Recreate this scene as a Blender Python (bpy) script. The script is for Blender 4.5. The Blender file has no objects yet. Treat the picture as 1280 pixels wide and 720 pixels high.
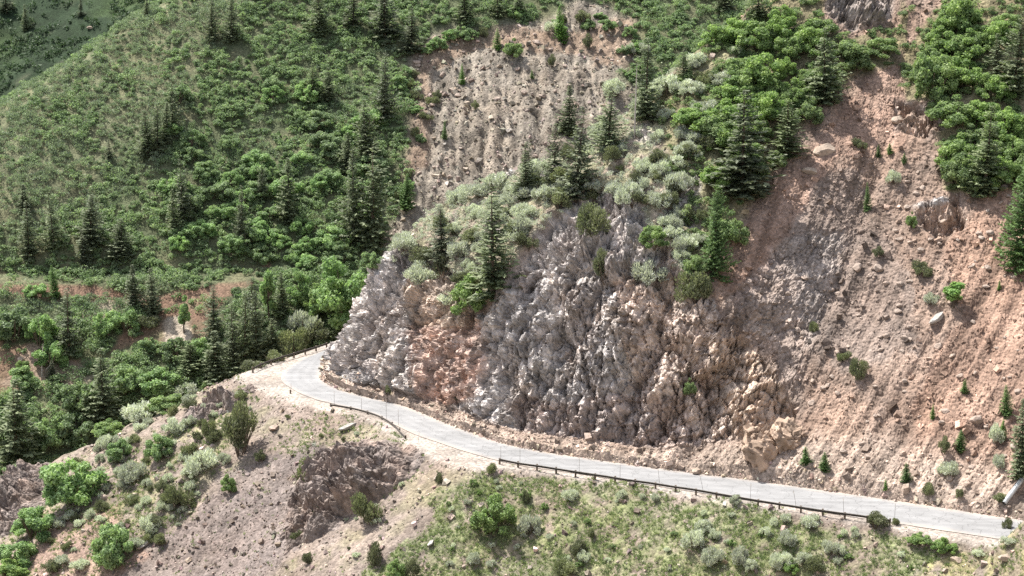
import bpy, math, random
import numpy as np
from mathutils import Vector, Matrix
from mathutils.bvhtree import BVHTree

# ------------------------------------------------------------------ camera, sky, sun, exposure
SC = bpy.context.scene
COL = SC.collection
CAM_H, PITCH, FPX = 80.0, math.radians(13.0), 2492.0        # focal length in pixels of a 1280 wide frame
cam_data = bpy.data.cameras.new('camera')
cam_data.sensor_width = 36.0
cam_data.lens = 36.0 * FPX / 1280.0
cam_data.clip_start, cam_data.clip_end = 1.0, 6000.0
cam = bpy.data.objects.new('camera', cam_data)
COL.objects.link(cam)
cam.location = (0, 0, CAM_H)
cam.rotation_euler = (math.radians(90) - PITCH, 0, 0)
SC.camera = cam

SUN_AZ, SUN_EL = math.radians(-54.0), math.radians(62.0)    # azimuth from +Y towards +X
world = bpy.data.worlds.new('World')
SC.world = world
world.use_nodes = True
wn = world.node_tree
for n in list(wn.nodes):
    wn.nodes.remove(n)
wout = wn.nodes.new('ShaderNodeOutputWorld')
wbg = wn.nodes.new('ShaderNodeBackground')
wsky = wn.nodes.new('ShaderNodeTexSky')
wsky.sky_type = 'NISHITA'
wsky.sun_disc = False
wsky.sun_elevation = SUN_EL
wsky.sun_rotation = SUN_AZ
wsky.air_density, wsky.dust_density, wsky.ozone_density = 1.0, 2.5, 0.6
wbg.inputs['Strength'].default_value = 0.13
whs = wn.nodes.new('ShaderNodeHueSaturation')                # sky made paler than clear blue to cut purple in the shadows
whs.inputs['Saturation'].default_value = 0.5
wn.links.new(wsky.outputs['Color'], whs.inputs['Color'])
wn.links.new(whs.outputs['Color'], wbg.inputs['Color'])
wn.links.new(wbg.outputs['Background'], wout.inputs['Surface'])

sun_data = bpy.data.lights.new('sun', 'SUN')
sun_data.energy = 4.6
sun_data.angle = math.radians(0.53)
sun_data.color = (1.0, 0.955, 0.88)
sun = bpy.data.objects.new('sun', sun_data)
COL.objects.link(sun)
SUN_DIR = Vector((math.sin(SUN_AZ) * math.cos(SUN_EL), math.cos(SUN_AZ) * math.cos(SUN_EL), math.sin(SUN_EL)))
sun.rotation_euler = SUN_DIR.to_track_quat('Z', 'Y').to_euler()
sun.location = (0, 300, 200)

SC.view_settings.view_transform = 'Standard'
SC.view_settings.look = 'None'
SC.view_settings.exposure = 1.12
SC.view_settings.gamma = 1.0
SC.view_settings.use_curve_mapping = False
SC.render.engine = 'CYCLES'
SC.cycles.max_bounces = 6
SC.cycles.diffuse_bounces = 3
SC.cycles.transmission_bounces = 3
SC.cycles.transparent_max_bounces = 4
SC.cycles.use_adaptive_sampling = True
SC.cycles.use_denoising = False

RNG = np.random.default_rng(7)
random.seed(7)

# ------------------------------------------------------------------ projection helpers
CP, SP = math.cos(PITCH), math.sin(PITCH)

def ray(px, py):
    """Direction per unit of forward distance through a point of the picture (1280 x 720)."""
    a, b = (px - 640.0) / FPX, (360.0 - py) / FPX
    return a, CP + SP * b, -SP + CP * b

def ground_pt(px, py, z=0.0):
    a, b, c = ray(px, py)
    t = (z - CAM_H) / c
    return np.array([a * t, b * t, z])

def at_y(px, py, y):
    a, b, c = ray(px, py)
    t = y / b
    return np.array([a * t, y, CAM_H + c * t])

def project(P):
    x, y, z = P[..., 0], P[..., 1], P[..., 2] - CAM_H
    fw = y * CP - z * SP
    up = y * SP + z * CP
    fw = np.maximum(fw, 1.0)
    return 640 + FPX * x / fw, 360 - FPX * up / fw

# ------------------------------------------------------------------ noise (vectorised)
def _hash(ix, iy, iz, seed):
    h = (ix.astype(np.uint32) * np.uint32(374761393) + iy.astype(np.uint32) * np.uint32(668265263)
         + iz.astype(np.uint32) * np.uint32(2147483647) + np.uint32((seed * 974711 + 12345) & 0xffffffff))
    h = (h ^ (h >> np.uint32(13))) * np.uint32(1274126177)
    h = (h ^ (h >> np.uint32(16))) * np.uint32(2246822519)
    return h ^ (h >> np.uint32(15))

def _r(h):
    return (h & np.uint32(0xffffff)).astype(np.float32) / np.float32(0xffffff)

def perlin(x, y, z, seed=0):
    x, y, z = (np.asarray(v, np.float32) for v in (x, y, z))
    x, y, z = np.broadcast_arrays(x, y, z)
    ix, iy, iz = (np.floor(v).astype(np.int64) for v in (x, y, z))
    fx, fy, fz = x - ix, y - iy, z - iz
    u, v, w = (t * t * t * (t * (t * 6 - 15) + 10) for t in (fx, fy, fz))
    out = 0
    for dx in (0, 1):
        for dy in (0, 1):
            for dz in (0, 1):
                h = _hash(ix + dx, iy + dy, iz + dz, seed)
                gx = _r(h) * 2 - 1
                gy = _r(h * np.uint32(2654435761)) * 2 - 1
                gz = _r((h ^ np.uint32(0x5bd1e995)) * np.uint32(1597334677)) * 2 - 1
                d = gx * (fx - dx) + gy * (fy - dy) + gz * (fz - dz)
                out = out + d * (u if dx else 1 - u) * (v if dy else 1 - v) * (w if dz else 1 - w)
    return out * 1.4

def fbm(P, scale, octs=4, seed=0, gain=0.5, ridged=False):
    x, y, z = P[..., 0] / scale, P[..., 1] / scale, P[..., 2] / scale
    a, s, out = 1.0, 1.0, 0
    for o in range(octs):
        n = perlin(x * s, y * s, z * s, seed + o * 17)
        if ridged:
            n = 1 - 2 * np.abs(n)
        out = out + a * n
        a *= gain
        s *= 2.03
    return out

def facets(P, scale, seed=0, tilt=0.9, stretch=(1, 1, 1), jump=1.0):
    """Broken rock: every Voronoi cell gets its own offset and its own tilted plane."""
    x, y, z = P[..., 0] / scale / stretch[0], P[..., 1] / scale / stretch[1], P[..., 2] / scale / stretch[2]
    ix, iy, iz = (np.floor(v).astype(np.int64) for v in (x, y, z))
    best = np.full(x.shape, 9.0, np.float32)
    val = np.zeros(x.shape, np.float32)
    for dx in (-1, 0, 1):
        for dy in (-1, 0, 1):
            for dz in (-1, 0, 1):
                h = _hash(ix + dx, iy + dy, iz + dz, seed)
                h2 = h * np.uint32(2654435761)
                h3 = (h ^ np.uint32(0x5bd1e995)) * np.uint32(1597334677)
                cx = ix + dx + _r(h) - x
                cy = iy + dy + _r(h2) - y
                cz = iz + dz + _r(h3) - z
                d = cx * cx + cy * cy + cz * cz
                k = h * np.uint32(3266489917)
                k2 = (h2 ^ (h3 >> np.uint32(3))) * np.uint32(668265263)
                k3 = (h3 ^ (h >> np.uint32(5))) * np.uint32(2246822519)
                pl = jump * (_r(k) - 0.5) + tilt * ((_r(k2) - .5) * cx + (_r(k3) - .5) * cy + (_r(k ^ k2) - .5) * cz) * 2
                m = d < best
                best = np.where(m, d, best)
                val = np.where(m, pl, val)
    return val

JU = np.array([(.28, -.12, .95), (.90, .38, -.22), (-.34, .92, .20)])
JU = JU / np.linalg.norm(JU, axis=1, keepdims=True)

def blocks(P, scale, seed=0, elong=2.0, sharp=1.0, frame=JU, crack=0.0, cw=.05):
    """Jointed rock: the upper envelope of pyramids set along the joint directions (flat faces, sharp edges)."""
    q = P @ frame.T / scale
    x, y, z = q[..., 0] / elong, q[..., 1], q[..., 2]
    ix, iy, iz = (np.floor(v).astype(np.int64) for v in (x, y, z))
    best = np.full(x.shape, -9.0, np.float32)
    second = best.copy()
    for dx in (-1, 0, 1):
        for dy in (-1, 0, 1):
            for dz in (-1, 0, 1):
                h = _hash(ix + dx, iy + dy, iz + dz, seed)
                h2 = h * np.uint32(2654435761)
                h3 = (h ^ np.uint32(0x5bd1e995)) * np.uint32(1597334677)
                u = ix + dx + _r(h) - x
                v = iy + dy + _r(h2) - y
                w = iz + dz + _r(h3) - z
                k = h * np.uint32(3266489917)
                k2 = (h2 ^ (h3 >> np.uint32(3))) * np.uint32(668265263)
                a = .25 + .9 * _r(k)
                b = .25 + .9 * _r(k2)
                val = .9 * _r(k ^ k2) - sharp * (np.abs(u + .35 * v) * (1.15 - a * .5) + np.abs(v - .3 * u) * a + np.abs(w) * b)
                second = np.maximum(second, np.minimum(best, val))
                best = np.maximum(best, val)
    return best - crack * np.exp(-(best - second) / cw)

def sstep(a, b, x):
    t = np.clip((x - a) / (b - a), 0, 1)
    return t * t * (3 - 2 * t)

def inpoly(px, py, poly):
    r = np.zeros(px.shape, bool)
    n = len(poly)
    for i in range(n):
        x1, y1 = poly[i]
        x2, y2 = poly[(i + 1) % n]
        if y1 == y2:
            continue
        c = ((y1 > py) != (y2 > py)) & (px < (x2 - x1) * (py - y1) / (y2 - y1) + x1)
        r ^= c
    return r

def soft_poly(px, py, poly, n1, n2, amp=14):
    """Membership 0..1 of a zone with a ragged edge (n1, n2: noise fields)."""
    s = 0
    for k in range(5):
        f = amp * (0.35 + 0.3 * k)
        s = s + inpoly(px + n1 * f + (k - 2) * 1.5, py + n2 * f, poly)
    return s / 5.0

# ------------------------------------------------------------------ mesh helpers
def link(o, parent=None):
    COL.objects.link(o)
    if parent is not None:
        o.parent = parent
    return o

def tag(o, label=None, cat=None, group=None, kind=None):
    for k, v in (('label', label), ('category', cat), ('group', group), ('kind', kind)):
        if v:
            o[k] = v
    return o

def make_mesh(name, V, F, mat, smooth=False, col=None, tint=None):
    """V (n,3); F an (m,4) or (m,3) array or a list of them."""
    me = bpy.data.meshes.new(name)
    Fs = F if isinstance(F, list) else [F]
    Fs = [np.asarray(f, np.int32) for f in Fs if len(f)]
    V = np.asarray(V, np.float32)
    loops = np.concatenate([f.ravel() for f in Fs])
    sizes = np.concatenate([np.full(len(f), f.shape[1], np.int32) for f in Fs])
    starts = np.concatenate([[0], np.cumsum(sizes)[:-1]]).astype(np.int32)
    me.vertices.add(len(V))
    me.vertices.foreach_set('co', V.ravel())
    me.loops.add(len(loops))
    me.loops.foreach_set('vertex_index', loops)
    me.polygons.add(len(sizes))
    me.polygons.foreach_set('loop_start', starts)
    me.polygons.foreach_set('loop_total', sizes)
    me.polygons.foreach_set('use_smooth', np.full(len(sizes), smooth, bool))
    if col is not None:
        at = me.attributes.new('Col', 'FLOAT_COLOR', 'POINT')
        c = np.ones((len(V), 4), np.float32)
        c[:, :3] = col
        at.data.foreach_set('color', c.ravel())
    if tint is not None:
        at = me.attributes.new('tint', 'FLOAT', 'POINT')
        at.data.foreach_set('value', np.asarray(tint, np.float32))
    me.update(calc_edges=True)
    if mat is not None:
        me.materials.append(mat)
    return me

def mesh_obj(name, V, F, mat, parent=None, **kw):
    return link(bpy.data.objects.new(name, make_mesh(name, V, F, mat, **kw)), parent)

def grid_faces(nu, nv):
    i = np.arange(nu * nv).reshape(nu, nv)
    return np.stack([i[:-1, :-1], i[1:, :-1], i[1:, 1:], i[:-1, 1:]], -1).reshape(-1, 4)

class MB:
    """Collects simple solids into one mesh."""
    def __init__(self):
        self.V, self.Q, self.n = [], [], 0
    def add(self, V, F):
        self.V.append(np.asarray(V, np.float32))
        self.Q.append(np.asarray(F, np.int32) + self.n)
        self.n += len(V)
    def tube(self, pts, radii, seg=6, cap=True):
        pts = [np.asarray(p, float) for p in pts]
        V = []
        for i, p in enumerate(pts):
            d = pts[min(i + 1, len(pts) - 1)] - pts[max(i - 1, 0)]
            d = d / (np.linalg.norm(d) + 1e-9)
            a = np.cross(d, [0, 0, 1.0] if abs(d[2]) < .9 else [1.0, 0, 0])
            a /= np.linalg.norm(a)
            b = np.cross(d, a)
            for k in range(seg):
                t = 2 * math.pi * k / seg
                V.append(p + radii[i] * (a * math.cos(t) + b * math.sin(t)))
        F = []
        for i in range(len(pts) - 1):
            for k in range(seg):
                k2 = (k + 1) % seg
                F.append([i * seg + k, i * seg + k2, (i + 1) * seg + k2, (i + 1) * seg + k])
        if cap:
            for base in (0, (len(pts) - 1) * seg):
                for k in range(1, seg - 2, 2):
                    F.append([base, base + k, base + k + 1, base + min(k + 2, seg - 1)])
        self.add(V, F)
    def box(self, c, ax, ay, az):
        c, ax, ay, az = (np.asarray(v, float) for v in (c, ax, ay, az))
        V = [c + sx * ax + sy * ay + sz * az for sx in (-1, 1) for sy in (-1, 1) for sz in (-1, 1)]
        self.add(V, [[0, 1, 3, 2], [4, 6, 7, 5], [0, 4, 5, 1], [2, 3, 7, 6], [0, 2, 6, 4], [1, 5, 7, 3]])
    def obj(self, name, mat, parent=None, smooth=False):
        return mesh_obj(name, np.concatenate(self.V), np.concatenate(self.Q), mat, parent, smooth=smooth)

# ------------------------------------------------------------------ materials
def new_mat(name):
    m = bpy.data.materials.new(name)
    m.use_nodes = True
    nt = m.node_tree
    b = nt.nodes['Principled BSDF']
    return m, nt, b

def node(nt, t, **kw):
    n = nt.nodes.new(t)
    for k, v in kw.items():
        if k in n.inputs.keys():
            n.inputs[k].default_value = v
        else:
            setattr(n, k, v)
    return n

def math_node(nt, op, a, b):
    n = nt.nodes.new('ShaderNodeMath')
    n.operation = op
    for i, v in enumerate((a, b)):
        if hasattr(v, 'default_value') or hasattr(v, 'is_linked'):
            nt.links.new(v, n.inputs[i])
        else:
            n.inputs[i].default_value = v
    return n.outputs[0]

def map_range(nt, v, lo, hi, a, b):
    n = nt.nodes.new('ShaderNodeMapRange')
    nt.links.new(v, n.inputs['Value'])
    for k, x in (('From Min', lo), ('From Max', hi), ('To Min', a), ('To Max', b)):
        n.inputs[k].default_value = x
    return n.outputs[0]

def scale_color(nt, col_out, fac_out):
    n = nt.nodes.new('ShaderNodeVectorMath')
    n.operation = 'SCALE'
    nt.links.new(col_out, n.inputs[0])
    nt.links.new(fac_out, n.inputs['Scale'])
    return n.outputs[0]

def ground_mat(name, rough=0.95, big=6.0, fine=0.35, var=(0.62, 1.08), bump=0.5, speck=0.5, bump_dist=0.12, rust=0.25):
    m, nt, b = new_mat(name)
    tc = node(nt, 'ShaderNodeTexCoord')
    at = node(nt, 'ShaderNodeAttribute', attribute_name='Col')
    n1 = node(nt, 'ShaderNodeTexNoise', Scale=1.0 / big, Detail=5.0, Roughness=0.6)
    n2 = node(nt, 'ShaderNodeTexNoise', Scale=1.0 / fine, Detail=4.0, Roughness=0.7)
    n3 = node(nt, 'ShaderNodeTexNoise', Scale=0.55 / big, Detail=6.0, Roughness=0.65)
    vo = node(nt, 'ShaderNodeTexVoronoi', Scale=1.0 / (fine * 0.9), Randomness=1.0)
    for n in (n1, n2, n3, vo):
        nt.links.new(tc.outputs['Object'], n.inputs['Vector'])
    f1 = map_range(nt, n1.outputs[0], 0.3, 0.7, var[0], var[1])
    f2 = map_range(nt, n2.outputs[0], 0.3, 0.7, 1 - speck * .5, 1 + speck * .5)
    sep = node(nt, 'ShaderNodeSeparateColor')
    nt.links.new(vo.outputs['Color'], sep.inputs[0])
    f3 = map_range(nt, sep.outputs[0], 0, 1, 1 - speck * .45, 1 + speck * .45)
    c = scale_color(nt, at.outputs['Color'], math_node(nt, 'MULTIPLY', math_node(nt, 'MULTIPLY', f1, f2), f3))
    mx = nt.nodes.new('ShaderNodeMix')
    mx.data_type = 'RGBA'
    mx.blend_type = 'MULTIPLY'
    nt.links.new(map_range(nt, n3.outputs[0], 0.45, 0.7, 0.0, rust), mx.inputs[0])
    nt.links.new(c, mx.inputs[6])
    mx.inputs[7].default_value = (1.0, 0.72, 0.5, 1)
    nt.links.new(mx.outputs[2], b.inputs['Base Color'])
    b.inputs['Roughness'].default_value = rough
    b.inputs['Specular IOR Level'].default_value = 0.15
    hsum = math_node(nt, 'ADD', n2.outputs[0], math_node(nt, 'MULTIPLY', vo.outputs['Distance'], -0.9))
    bp = node(nt, 'ShaderNodeBump', Strength=bump, Distance=bump_dist)
    nt.links.new(hsum, bp.inputs['Height'])
    nt.links.new(bp.outputs[0], b.inputs['Normal'])
    return m

def leaf_mat(name, base, dark=0.55, light=1.5, trans=0.35, hue=0.03, obj_var=0.25):
    m, nt, b = new_mat(name)
    at = node(nt, 'ShaderNodeAttribute', attribute_name='tint')
    oi = node(nt, 'ShaderNodeObjectInfo')
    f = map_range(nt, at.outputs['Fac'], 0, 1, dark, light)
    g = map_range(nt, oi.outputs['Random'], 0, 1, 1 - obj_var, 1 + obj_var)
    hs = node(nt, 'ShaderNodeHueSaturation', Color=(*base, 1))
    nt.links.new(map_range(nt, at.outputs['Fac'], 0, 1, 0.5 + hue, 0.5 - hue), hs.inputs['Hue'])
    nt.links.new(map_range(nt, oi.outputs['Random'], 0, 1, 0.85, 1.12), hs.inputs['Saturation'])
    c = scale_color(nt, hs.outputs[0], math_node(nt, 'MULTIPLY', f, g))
    nt.links.new(c, b.inputs['Base Color'])
    b.inputs['Roughness'].default_value = 0.6
    b.inputs['Specular IOR Level'].default_value = 0.25
    tr = node(nt, 'ShaderNodeBsdfTranslucent')
    tw = nt.nodes.new('ShaderNodeMix')
    tw.data_type = 'RGBA'
    tw.blend_type = 'MULTIPLY'
    tw.inputs[0].default_value = 1.0
    nt.links.new(c, tw.inputs[6])
    tw.inputs[7].default_value = (1.12, 1.25, 0.8, 1)
    nt.links.new(tw.outputs[2], tr.inputs['Color'])
    mix = node(nt, 'ShaderNodeMixShader', Fac=trans)
    nt.links.new(b.outputs[0], mix.inputs[1])
    nt.links.new(tr.outputs[0], mix.inputs[2])
    nt.links.new(mix.outputs[0], nt.nodes['Material Output'].inputs['Surface'])
    return m

def plain_mat(name, base, rough=0.8, scale=3.0, var=0.35, metal=0.0, bump=0.3, spec=0.3):
    m, nt, b = new_mat(name)
    tc = node(nt, 'ShaderNodeTexCoord')
    n1 = node(nt, 'ShaderNodeTexNoise', Scale=scale, Detail=6.0, Roughness=0.65)
    nt.links.new(tc.outputs['Object'], n1.inputs['Vector'])
    rgb = node(nt, 'ShaderNodeRGB')
    rgb.outputs[0].default_value = (*base, 1)
    oi = node(nt, 'ShaderNodeObjectInfo')
    f = math_node(nt, 'MULTIPLY', map_range(nt, n1.outputs[0], 0.3, 0.7, 1 - var, 1 + var),
                  map_range(nt, oi.outputs['Random'], 0, 1, 0.8, 1.2))
    nt.links.new(scale_color(nt, rgb.outputs[0], f), b.inputs['Base Color'])
    b.inputs['Roughness'].default_value = rough
    b.inputs['Metallic'].default_value = metal
    b.inputs['Specular IOR Level'].default_value = spec
    bp = node(nt, 'ShaderNodeBump', Strength=bump, Distance=0.03)
    nt.links.new(n1.outputs[0], bp.inputs['Height'])
    nt.links.new(bp.outputs[0], b.inputs['Normal'])
    return m

M = dict(
    earth=ground_mat('earth_and_gravel', fine=0.4, bump=0.8, speck=0.6, rust=0.2),
    rock=ground_mat('broken_rock', fine=0.4, big=3.0, bump=0.9, speck=0.4, var=(0.58, 1.12), rust=0.25),
    stone=ground_mat('loose_stone', fine=0.3, big=2.0, bump=0.4, speck=0.3, rust=0.2),
    oak=leaf_mat('scrub_oak_leaf', (0.215, 0.305, 0.145), dark=.42, light=1.65, trans=0.42),
    bright=leaf_mat('fresh_green_leaf', (0.185, 0.26, 0.105), dark=.42, light=1.75, trans=0.45, obj_var=0.12),
    sage=leaf_mat('sagebrush_leaf', (0.50, 0.52, 0.45), dark=.6, light=1.35, trans=0.28, hue=0.01, obj_var=0.2),
    olive=leaf_mat('olive_brush_leaf', (0.16, 0.175, 0.105), trans=0.32, hue=0.02),
    fir=leaf_mat('fir_needle', (0.125, 0.15, 0.088), dark=.5, light=1.7, trans=0.28, hue=0.02, obj_var=0.22),
    young=leaf_mat('young_fir_needle', (0.12, 0.21, 0.065), trans=0.35, hue=0.02, obj_var=0.2),
    grass=leaf_mat('hillside_grass', (0.235, 0.295, 0.135), trans=0.38, hue=0.035),
    aspen=leaf_mat('aspen_leaf', (0.235, 0.35, 0.14), trans=0.46, obj_var=0.1),
    drybrush=leaf_mat('dry_brush_leaf', (0.24, 0.30, 0.195), dark=.45, light=1.6, trans=0.32, hue=.02),
    far=leaf_mat('far_brush_leaf_cloud_shade', (0.05, 0.085, 0.042), trans=0.3),  # leaf colour darkened to paint in cloud shade over the far hill
    bark=plain_mat('bark', (0.11, 0.085, 0.065), rough=0.9, scale=6),
    deadwood=plain_mat('bleached_dead_wood', (0.42, 0.38, 0.34), rough=0.9, scale=5),
    rail=plain_mat('weathered_rail_steel', (0.085, 0.075, 0.066), rough=0.6, scale=4, metal=0.3),
    post=plain_mat('weathered_post_timber', (0.13, 0.1, 0.075), rough=0.9, scale=5),
    stake=plain_mat('marker_stake_paint', (0.16, 0.14, 0.12), rough=0.6, scale=5, bump=0.1),
    reflector=plain_mat('reflector_tape', (0.6, 0.5, 0.4), rough=0.4, scale=5, bump=0.0),
    pipe=plain_mat('galvanised_pipe', (0.42, 0.44, 0.45), rough=0.45, scale=3, metal=0.6, var=0.2),
)
# ------------------------------------------------------------------ road lines (world, z = 0)
OUT_PX = [(1500, 712), (1233, 671), (1100, 651), (1000, 635.5), (823, 607.5), (723, 592), (628, 577), (533, 548), (489, 529),
          (464, 517), (418, 505), (389, 497), (365, 486), (352, 475), (354, 465), (372, 452), (407, 437.5)]
INN_PX = [(1500, 684), (1257, 647), (1113, 625), (960, 603), (840, 588), (740, 574), (640, 557), (560, 530), (507, 508),
          (453, 495), (416, 484), (402, 470), (404, 455), (418, 434)]
PLAT_PX = [(1500, 722), (1240, 681), (1127, 661), (1100, 654.5), (937, 630.5), (823, 611), (723, 595.5), (636, 583), (600, 586), (560, 577),
           (522, 560), (500, 546), (464, 524), (418, 512), (389, 506), (358, 497), (325, 486), (296, 472), (310, 464), (345, 452), (405, 432)]
ROAD_OUT = np.array([ground_pt(*p)[:2] for p in OUT_PX] + [(-21, 318), (-7, 331), (10, 345)])
ROAD_INN = np.array([ground_pt(*p)[:2] for p in INN_PX] + [(-17, 313), (-3, 326), (14, 340)])
PLATFORM = np.array([ground_pt(*p)[:2] for p in PLAT_PX] + [(-22, 320), (-8, 333), (9, 347)])

def resample(P, step):
    P = np.asarray(P, float)
    # Catmull-Rom through the points, then even spacing
    Q = []
    for i in range(len(P) - 1):
        p0, p1, p2, p3 = P[max(i - 1, 0)], P[i], P[i + 1], P[min(i + 2, len(P) - 1)]
        for t in np.linspace(0, 1, 12, endpoint=False):
            Q.append(.5 * (2 * p1 + (p2 - p0) * t + (2 * p0 - 5 * p1 + 4 * p2 - p3) * t * t + (3 * p1 - p0 - 3 * p2 + p3) * t ** 3))
    Q.append(P[-1])
    Q = np.array(Q)
    s = np.concatenate([[0], np.cumsum(np.linalg.norm(np.diff(Q, axis=0), axis=1))])
    n = max(2, int(round(s[-1] / step)) + 1) if step > 0 else int(-step)
    u = np.linspace(0, s[-1], n)
    return np.stack([np.interp(u, s, Q[:, k]) for k in range(Q.shape[1])], -1)

def seg_dist(x, y, line):
    d2 = np.full(x.shape, 1e12)
    nx, ny = np.zeros(x.shape), np.zeros(x.shape)
    for a, b in zip(line[:-1], line[1:]):
        ab = b - a
        t = np.clip(((x - a[0]) * ab[0] + (y - a[1]) * ab[1]) / (ab @ ab), 0, 1)
        qx, qy = a[0] + t * ab[0], a[1] + t * ab[1]
        d = (x - qx) ** 2 + (y - qy) ** 2
        m = d < d2
        d2 = np.where(m, d, d2)
        nx, ny = np.where(m, qx, nx), np.where(m, qy, ny)
    return np.sqrt(d2), nx, ny

PLAT_LINE = resample(PLATFORM, 3.0)
PLAT_POLY = [tuple(p) for p in PLAT_LINE] + [(60, 420), (400, 420), (400, 150)]

BANK_PX = [[(-20, 338), (60, 350), (100, 352), (140, 362), (200, 370), (262, 358), (335, 326), (335, 346), (285, 368), (255, 400), (205, 398), (180, 382), (120, 370), (60, 372), (-20, 362)],
           [(140, 440), (150, 412), (205, 400), (262, 378), (262, 430), (232, 440), (190, 430)],
           [(-20, 425), (40, 430), (70, 442), (60, 480), (-20, 500)],
           [(75, 455), (100, 445), (100, 478), (78, 490)]]
TALUS_PX = [(508, 330), (470, 330), (500, 240), (520, 150), (512, 75), (540, 42), (600, 30), (690, 25), (705, 5), (745, 12), (795, 18), (800, 60), (770, 90), (800, 120), (760, 190),
            (700, 240), (600, 300)]

def softmin(a, b, k):
    h = np.clip(0.5 + 0.5 * (b - a) / k, 0, 1)
    return b * (1 - h) + a * h - k * h * (1 - h)

def height(x, y):
    """Height of the land (without the road spur) and which hill it belongs to (0 lower slope, 1 back hill, 2 far hill)."""
    x, y = np.asarray(x, float), np.asarray(y, float)
    P0 = np.stack([x, y, np.zeros_like(x)], -1)
    # slope below the road
    d, qx, qy = seg_dist(x, y, PLAT_LINE)
    inside = inpoly(x, y, PLAT_POLY)
    sl = .66 - .12 * sstep(-22, -40, qx) + .12 * sstep(298, 312, qy)
    rough = fbm(P0, 11, 4, 3) * .9 + fbm(P0, 2.6, 3, 9) * .3 + fbm(np.stack([(x * .87 - y * .5) / 1.6, (x * .5 + y * .87) / 9, 0 * x], -1), 1, 4, 10, ridged=True) * .22
    rough = rough * sstep(.5, 6, d)
    low = np.where(inside, -.07, -.07 - sl * np.maximum(d - .3, 0) + rough)
    low = np.where(inside, low, low - .25 * sstep(0, 1.0, d))
    # grassy mound at the lower right
    cx = np.interp(x, [36, 44, 48, 50.5, 56, 62, 80, 130], [-20, -8.0, -3.2, .2, 6.6, 11.5, 24, 40])
    mound = cx - .85 * np.maximum(y - 206, 0) - .55 * np.maximum(206 - y, 0) + fbm(P0, 4, 3, 21) * .5
    low = np.maximum(low, mound)
    # hill across the gully
    bx = -.05
    h = .7 * (y - 370) + bx * x + 1.0
    cut = sstep(-28, -48, x)
    t = np.clip(h, 0, 6.0)
    bench = np.interp(h, [-100, -1.5, 2.2, 5.5, 100], [-100, -.2, .6, 5.5, 100])
    h = h * (1 - cut) + bench * cut
    n = fbm(P0, 42, 3, 31) * 2.6 + fbm(P0, 9, 3, 35) * .7
    h = h - 2 + n * sstep(-2, 12, np.abs(h - 2.5)) * 1.0
    q = (x + 105) * -.68 + (y - 406) * .73
    al = (x + 105) * .73 + (y - 406) * .68
    crest = 24.5 + .47 * al - .55 * q + fbm(P0, 14, 3, 41) * .8
    h = softmin(h, crest, 5.0)
    # hollow of the stone chute
    pz = np.stack([x, y, h], -1)
    ppx, ppy = project(pz)
    w1, w2 = fbm(pz, 8, 4, 45) * 16, fbm(pz, 8, 4, 46) * 14
    tal = inpoly(ppx + w1, ppy + w2, TALUS_PX).astype(float)
    # far hill
    e = 6 + .62 * (y - 520) + fbm(P0, 60, 4, 51, ridged=True) * 5 + .05 * x
    z = low
    hill = np.zeros(x.shape, int)
    m = h > z
    z, hill = np.where(m, h, z), np.where(m, 1, hill)
    m = e > z
    z, hill = np.where(m, e, z), np.where(m, 2, hill)
    return z, hill, tal

def axis(pieces):
    out = [np.arange(a, b, s) for a, b, s in pieces]
    return np.concatenate(out + [[pieces[-1][1]]])

GX = axis([(-420, -200, 10), (-200, -122, 2.0), (-122, -84, .6), (-84, 66, .36), (66, 100, .7), (100, 200, 3), (200, 420, 10)])
GY = axis([(-60, 160, 10), (160, 206, 1.5), (206, 306, .34), (306, 318, .6), (318, 345, .6), (345, 445, .45), (445, 560, 1.6), (560, 640, 3), (640, 1000, 12)])
XX, YY = np.meshgrid(GX, GY, indexing='ij')
ZZ, HILL, TAL = height(XX, YY)

def blur2(a, n):
    for _ in range(n):
        p = np.pad(a, 1, mode='edge')
        a = (p[:-2, 1:-1] + p[2:, 1:-1] + p[1:-1, :-2] + p[1:-1, 2:] + 2 * p[1:-1, 1:-1]) / 6
    return a

TALS = blur2(TAL, 24)
P = np.stack([XX, YY, ZZ], -1)
# camera side never rises into the lens: the valley floor runs back under the photographer's slope
ZZ = np.where(YY < 200, np.maximum(ZZ, -75 + .0 * YY), ZZ)
near_cam = np.clip((120 - YY) * .75 - 20, -75, 76)
ZZ = np.where(YY < 170, np.maximum(ZZ, near_cam), ZZ)
TALB = blur2(TAL, 60)
ZZ = ZZ - TALB * 2.2
tf = facets(np.stack([XX, YY, ZZ], -1), 1.7, 61, 1.0) * .45 + facets(np.stack([XX, YY, ZZ], -1), .8, 62, 1.0) * .2
ZZ = ZZ + TALS * (tf + fbm(P, 7, 3, 63, ridged=True) * .5 + fbm(np.stack([XX / 3.5, YY / 22, 0 * XX], -1), 1, 3, 64, ridged=True) * .8)
P = np.stack([XX, YY, ZZ], -1)

# ---- colours of the ground
def mixc(c, new, w):
    return c * (1 - w[..., None]) + np.asarray(new, float) * w[..., None]

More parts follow.
